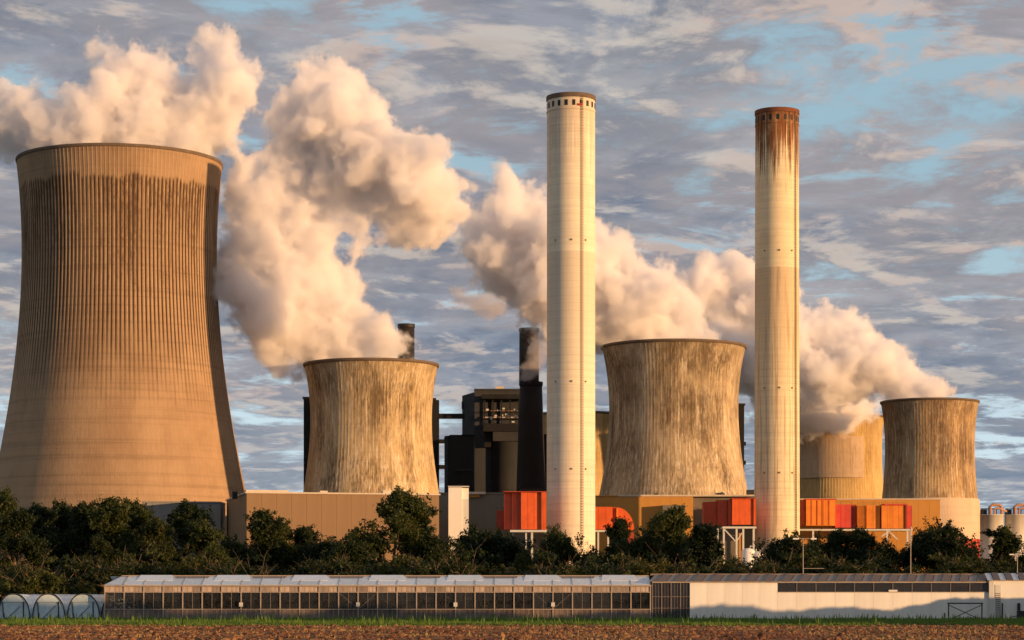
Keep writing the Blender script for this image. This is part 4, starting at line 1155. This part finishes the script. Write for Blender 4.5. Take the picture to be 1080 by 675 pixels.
def put_tree(name, label, group, var, px, top_py, Y, wide=1.0, rot=None):
    H, W, tr, cr = var
    t = thing(name, label, 'tree' if name.endswith('tree') else 'shrub', at(px, Y), rot if rot is not None else rng.random() * 6.28, group)
    s = wz(top_py, Y) / H
    t.scale = (s * wide, s * wide, s)
    link('trunk', tr, t); link('crown', cr, t)
    return t

TREES = [  # px, top py, Y, variant, width factor, label
    (-2, 518, 395, 0, 1.0, 'tall tree cut by the left edge of the picture'),
    (14, 538, 345, 1, 1.0, 'olive tree with sunlit forked trunk above the leftmost polytunnel'),
    (38, 533, 410, 2, 1.0, 'broad dark tree rising behind the second polytunnel'),
    (66, 530, 420, 0, .9, 'dark tree standing behind the third polytunnel'),
    (92, 531, 415, 2, .9, 'dense tree left of the greenhouse corner, below the giant tower'),
    (100, 566, 350, 1, 1.0, 'low yellowish tree just left of the greenhouse corner'),
    (116, 526, 400, 3, 1.0, 'tree with a twiggy spike top above the greenhouse left end'),
    (140, 529, 410, 0, .9, 'tree above the greenhouse with reddish lower branches'),
    (158, 548, 380, 1, .9, 'olive tree left of the gap where the tower base is shaded'),
    (172, 556, 410, 2, .9, 'dark tree filling the gap left of the rounded tall tree'),
    (190, 530, 400, 0, .95, 'rounded tall tree before the shaded foot of the giant tower'),
    (212, 551, 390, 3, 1.1, 'slimmer tree at the right foot of the giant tower'),
    (232, 574, 380, 5, 1.0, 'low dark tree before the shaded end of the beige hall'),
    (250, 567, 420, 4, 1.0, 'spreading tree at the left corner of the beige hall'),
    (274, 539, 395, 3, 1.0, 'tall narrow tree before the left part of the beige hall'),
    (300, 551, 400, 0, .9, 'rounded tree before the beige hall, right of the narrow one'),
    (322, 556, 400, 2, .9, 'sloping dark tree before the middle of the beige hall'),
    (286, 556, 410, 2, .9, 'dark tree squeezed between narrow and rounded trees before beige hall'),
    (345, 566, 390, 4, 1.0, 'low tree before the middle of the beige hall'),
    (360, 572, 400, 2, 1.0, 'low dark tree before the beige hall, right of its middle'),
    (376, 566, 385, 5, 1.0, 'low bushy tree left of the tallest central tree'),
    (414, 517, 400, 0, 1.0, 'tallest central tree, wide crown before the beige hall right end'),
    (443, 533, 405, 3, 1.15, 'companion tree right of the tallest central tree'),
    (462, 560, 395, 5, .9, 'dark tree left of the white stair tower foot'),
    (498, 555, 420, 5, 1.0, 'wide low tree before the grey hall'),
    (525, 560, 410, 4, 1.1, 'dark low tree under the left orange duct'),
    (552, 580, 400, 5, .8, 'low tree under the stilts of the left orange duct'),
    (594, 556, 400, 4, .75, 'small round tree before the foot of the pale chimney'),
    (620, 577, 395, 5, .8, 'low tree right of the pale chimney foot'),
    (656, 547, 410, 3, .75, 'thin airy tree before the rounded end of the orange duct'),
    (682, 560, 400, 4, 1.0, 'dark tree before the annex of the tan hall'),
    (718, 536, 395, 0, 1.05, 'big round tree before the tan hall right part'),
    (742, 553, 385, 2, .9, 'tree right of the big round one, with a pale bare branch'),
    (768, 588, 370, 5, .8, 'low shrubby tree under the braced orange duct'),
    (800, 590, 370, 4, .8, 'low shrubby tree at the foot of the streaked chimney'),
    (829, 561, 380, 4, .95, 'dark dense tree right of the streaked chimney foot'),
    (858, 566, 400, 5, .9, 'dark tree beside the left lamp post under the amber ducts'),
    (884, 559, 400, 2, .9, 'dark tree under the crimson duct panel'),
    (910, 558, 395, 0, .9, 'tree under the middle of the amber ducts'),
    (934, 570, 390, 5, .9, 'tree under the right part of the amber ducts'),
    (972, 561, 395, 2, .85, 'tree right of the tall white pole'),
    (1000, 549, 390, 4, .95, 'dark round tree before the pale tower skirt'),
    (1022, 580, 385, 5, .8, 'low tree before the red tower base'),
    (1056, 556, 380, 3, 1.15, 'cone-shaped dark tree before the silos'),
    (1082, 578, 380, 5, .8, 'low tree at the right edge behind the annex'),
]
for px, py, Y, v, wd, lab in TREES:
    put_tree('tree', lab, 'trees behind the greenhouse', VAR[v], px, py, Y, wd)
ORD = 'first second third fourth fifth sixth seventh eighth ninth tenth eleventh twelfth thirteenth fourteenth fifteenth sixteenth seventeenth eighteenth nineteenth twentieth twenty-first twenty-second twenty-third twenty-fourth twenty-fifth twenty-sixth twenty-seventh twenty-eighth twenty-ninth thirtieth'.split()
nb = 30
for i in range(nb):
    px = 2 + i * 1078 / (nb - 1) + rng.uniform(-6, 6)
    put_tree('bush', f'{ORD[i]} bush from the left in the low row behind the glasshouse', 'low bushes behind the greenhouse', BUSH[i % 3], px, rng.uniform(580, 598), rng.uniform(312, 330), rng.uniform(1.0, 1.3))

# unseen foliage added outside the frame, its height shaped to shade the foreground
def shade_hedge():
    g = np.random.default_rng(77); n = 36000
    Yh = g.uniform(170, 252, n)
    top = np.interp(Yh, [20, 110, 150, 183, 190, 204, 227, 246, 252], [9, 9, 11, 13.2, 11.6, 9, 5.6, 4.2, 4.0]) + .4 * np.sin(Yh * .31) + .3 * np.sin(Yh * .83)
    q = g.random(n); z = top * q ** .75
    c = np.stack([80 + g.normal(0, 1.3, n) * (1.15 - .6 * q), Yh, z], 1)
    u = g.normal(size=(n, 3)); u /= np.linalg.norm(u, axis=1)[:, None]
    w = np.cross(u, g.normal(size=(n, 3))); w /= np.linalg.norm(w, axis=1)[:, None]
    sz = g.uniform(.25, .5, n)[:, None]
    V = np.stack([c - u * sz, c + w * sz * .6, c + u * sz, c - w * sz * .6], 1).reshape(-1, 3)
    me = bpy.data.meshes.new('shade_hedge'); me.from_pydata(V.tolist(), [], np.arange(n * 4).reshape(-1, 4).tolist()); me.materials.append(M_LEAF3)
    tag(link('shade_hedge', me), 'unseen leafy screen added beside the field to shade the foreground', 'shade_hedge', None, 'stuff')
shade_hedge()

# lamp posts and poles
def pole(px, Y, top_py, label, kind):
    t = thing('lamp_post', label, 'lamp post', at(px, Y), 0, 'poles and lamps behind the greenhouse')
    z = wz(top_py, Y)
    MB().tube([(0, 0, 0), (0, 0, z)], [.07, .045], 8).build('pole', M_POST, t)
    if kind == 'double':
        MB().bar((-.9, 0, z), (1.3, 0, z), .08).build('arm', M_POST, t)
        for s in (-.9, 1.3): MB().box(s - .35, s + .35, -.12, .12, z - .12, z + .06).build('lamp_head', M_WHITE, t)
        MB().bar((0, 0, z * .63), (2.6, 0, z * .63), .06).build('cross_arm', M_POST, t)
    elif kind == 'single':
        MB().tube([(0, 0, z), (-.1, 0, z + .4), (-.5, 0, z + .6)], .05, 6).build('arm', M_POST, t)
        MB().box(-.95, -.4, -.1, .1, z + .52, z + .66).build('lamp_head', M_WHITE, t)
    else:
        MB().tube([(0, 0, z), (0, 0, z + .3)], .12, 8).build('cap', M_POST, t)
pole(847, 292, 568, 'white twin-headed lamp post behind the shed, below the amber ducts', 'double')
pole(960.5, 300, 558, 'plain tall white pole below the crimson duct end', 'plain')
pole(1073, 285, 590, 'small white lamp post above the annex roof', 'single')

# ------------------------------------------------------------------ steam
def unit_ico(sub):
    bm = bmesh.new(); bmesh.ops.create_icosphere(bm, subdivisions=sub, radius=1.0)
    v = np.array([p.co[:] for p in bm.verts]); f = np.array([[q.index for q in p.verts] for p in bm.faces]); bm.free()
    return v, f
ICO = {k: unit_ico(k) for k in (1, 2, 3)}
def steam(label, Y, blobs, seed, voxel=1.5, mat=M_STEAM, small=1.0, name='steam_plume', band=14.0):
    """billows grown from big to small, fused into one skin with a voxel remesh"""
    r_ = random.Random(seed)
    VV = []; FF = []; cnt = [0]
    k = Y / F
    def ball(p, r, sub):
        v, f = ICO[sub]
        VV.append(v * r + np.array(p[:])); FF.append(f + cnt[0]); cnt[0] += len(v)
    for px, py, r in blobs:
        R0 = r * k * 1.56
        c = Vector((wx(px, Y), Y + r_.uniform(-.35, .35) * R0, wz(py, Y)))
        ball(c, R0 * .80, 3)
        n1 = 14
        for q in range(n1):
            d = Vector((r_.gauss(0, 1), r_.gauss(0, 1), r_.gauss(.15, 1))).normalized()
            r1 = R0 * r_.uniform(.26, .46); p1 = c + d * R0 * r_.uniform(.62, .80)
            ball(p1, r1, 2)
            for w in range(5):
                d2 = (d + Vector((r_.gauss(0, 1), r_.gauss(0, 1), r_.gauss(0, 1))).normalized() * .9).normalized()
                r2 = r1 * r_.uniform(.28, .5)
                ball(p1 + d2 * r1 * r_.uniform(.8, 1.0), r2, 1)
    me = bpy.data.meshes.new(name); me.from_pydata(np.concatenate(VV).tolist(), [], np.concatenate(FF).tolist())
    o = link(name, me)
    md = o.modifiers.new('fuse', 'REMESH'); md.mode = 'VOXEL'; md.voxel_size = voxel; md.use_smooth_shade = True
    for sc, st in ((13.0, 6.0), (4.5, 3.0)):
        tx = bpy.data.textures.new('puff', 'CLOUDS'); tx.noise_scale = sc; tx.noise_depth = 3
        dm = o.modifiers.new('puff', 'DISPLACE'); dm.texture = tx; dm.strength = st * small; dm.mid_level = .5; dm.texture_coords = 'GLOBAL'
    dg = bpy.context.evaluated_depsgraph_get()
    ev = bpy.data.meshes.new_from_object(o.evaluated_get(dg))
    o.modifiers.clear(); o.data = ev
    bpy.data.meshes.remove(me)
    ev.materials.clear(); ev.materials.append(M_VEIL)
    vd = bpy.data.volumes.new('vapour'); vd.materials.append(mat)
    vo = link('vapour', vd, o)
    vm = vo.modifiers.new('fill', 'MESH_TO_VOLUME'); vm.object = o; vm.resolution_mode = 'VOXEL_SIZE'; vm.voxel_size = max(voxel * 1.2, .8)
    vm.density = 1.0; vm.interior_band_width = band
    tag(o, label, 'steam', 'steam plumes from the cooling towers')
    return o

steam('pink-white steam plume rising from the tallest left tower', YT1, [
    (85, 160, 30), (130, 158, 36), (175, 158, 34), (205, 158, 18), (85, 135, 32), (130, 120, 40), (185, 130, 40), (215, 120, 30), (130, 82, 34), (165, 95, 34), (122, 58, 17), (148, 62, 15),
    (228, 48, 22), (245, 60, 13), (225, 75, 14), (240, 98, 33), (205, 100, 26), (55, 140, 22), (22, 125, 26), (5, 108, 22), (30, 98, 14), (-12, 135, 26)], 3)
steam('huge billowing steam plume climbing from the ochre tower', 1090, [
    (414, 350, 11), (432, 358, 9), (442, 368, 8), (425, 364, 12), (405, 358, 18), (430, 374, 15), (405, 372, 20), (375, 372, 24), (345, 372, 24), (330, 350, 34), (300, 345, 38), (380, 352, 22), (275, 320, 40), (262, 280, 34), (255, 245, 26), (290, 260, 34), (270, 215, 28), (300, 205, 18), (315, 290, 38),
    (345, 320, 28), (365, 300, 20), (330, 245, 22), (330, 175, 30), (312, 130, 34), (335, 95, 30), (332, 78, 14), (360, 110, 30), (375, 150, 36), (355, 175, 24), (410, 165, 34), (400, 195, 30), (440, 185, 36), (462, 205, 26), (430, 225, 32), (455, 235, 26), (470, 225, 18), (385, 215, 16), (300, 190, 18), (318, 220, 20), (370, 330, 22), (395, 350, 18), (375, 260, 16), (340, 212, 20), (368, 236, 20), (405, 232, 20), (332, 252, 22), (302, 226, 18), (262, 180, 15), (248, 206, 18), (244, 300, 20), (285, 175, 14)], 5)
steam('bright steam plume leaning left from the wide streaked tower', 1150, [
    (745, 360, 14), (720, 358, 22), (690, 356, 26), (660, 356, 22), (725, 335, 20), (700, 325, 28), (670, 325, 34), (640, 315, 36), (690, 295, 22), (655, 275, 22), (640, 255, 14), (615, 285, 38), (590, 265, 40), (560, 240, 36), (535, 220, 30),
    (520, 208, 18), (505, 235, 22), (520, 265, 34), (550, 290, 36), (580, 315, 36), (610, 345, 34), (495, 262, 16), (560, 330, 22), (530, 310, 18)], 8)
steam('lavender steam bank drifting behind the streaked chimney', 1468, [(868, 440, 14), (893, 440, 14), (915, 438, 11), 
    (895, 436, 22), (860, 436, 26), (915, 432, 14), (840, 415, 34), (875, 412, 28), (810, 385, 38), (790, 360, 38), (770, 330, 36), (745, 305, 30), (728, 290, 16), (760, 290, 22), (790, 310, 28), (755, 370, 30), (745, 395, 20), (815, 345, 30)], 12, 2.4)
steam('steam plume leaning left from the rightmost tower', 1400, [
    (1000, 418, 10), (980, 416, 16), (955, 414, 20), (940, 400, 22), (960, 396, 16), (985, 404, 12), (920, 390, 24), (935, 375, 16), (900, 370, 26), (905, 400, 24), (880, 355, 26), (878, 335, 18), (860, 345, 22), (855, 380, 32), (880, 395, 28), (950, 375, 10), (840, 360, 26)], 15, 2.2)
steam('thin grey smoke curling round the black chimney flue', 1215, [(556, 398, 6), (560, 388, 8), (566, 378, 8), (572, 366, 10), (562, 370, 7)], 17, .9, M_STEAMT, .35, band=3.5)
steam('small orange-lit steam scrap adrift left of the bright plume', 1100, [(488, 312, 9), (505, 318, 10), (478, 305, 5), (520, 325, 12)], 19, 1.2, M_STEAMT, .5, band=4.5)
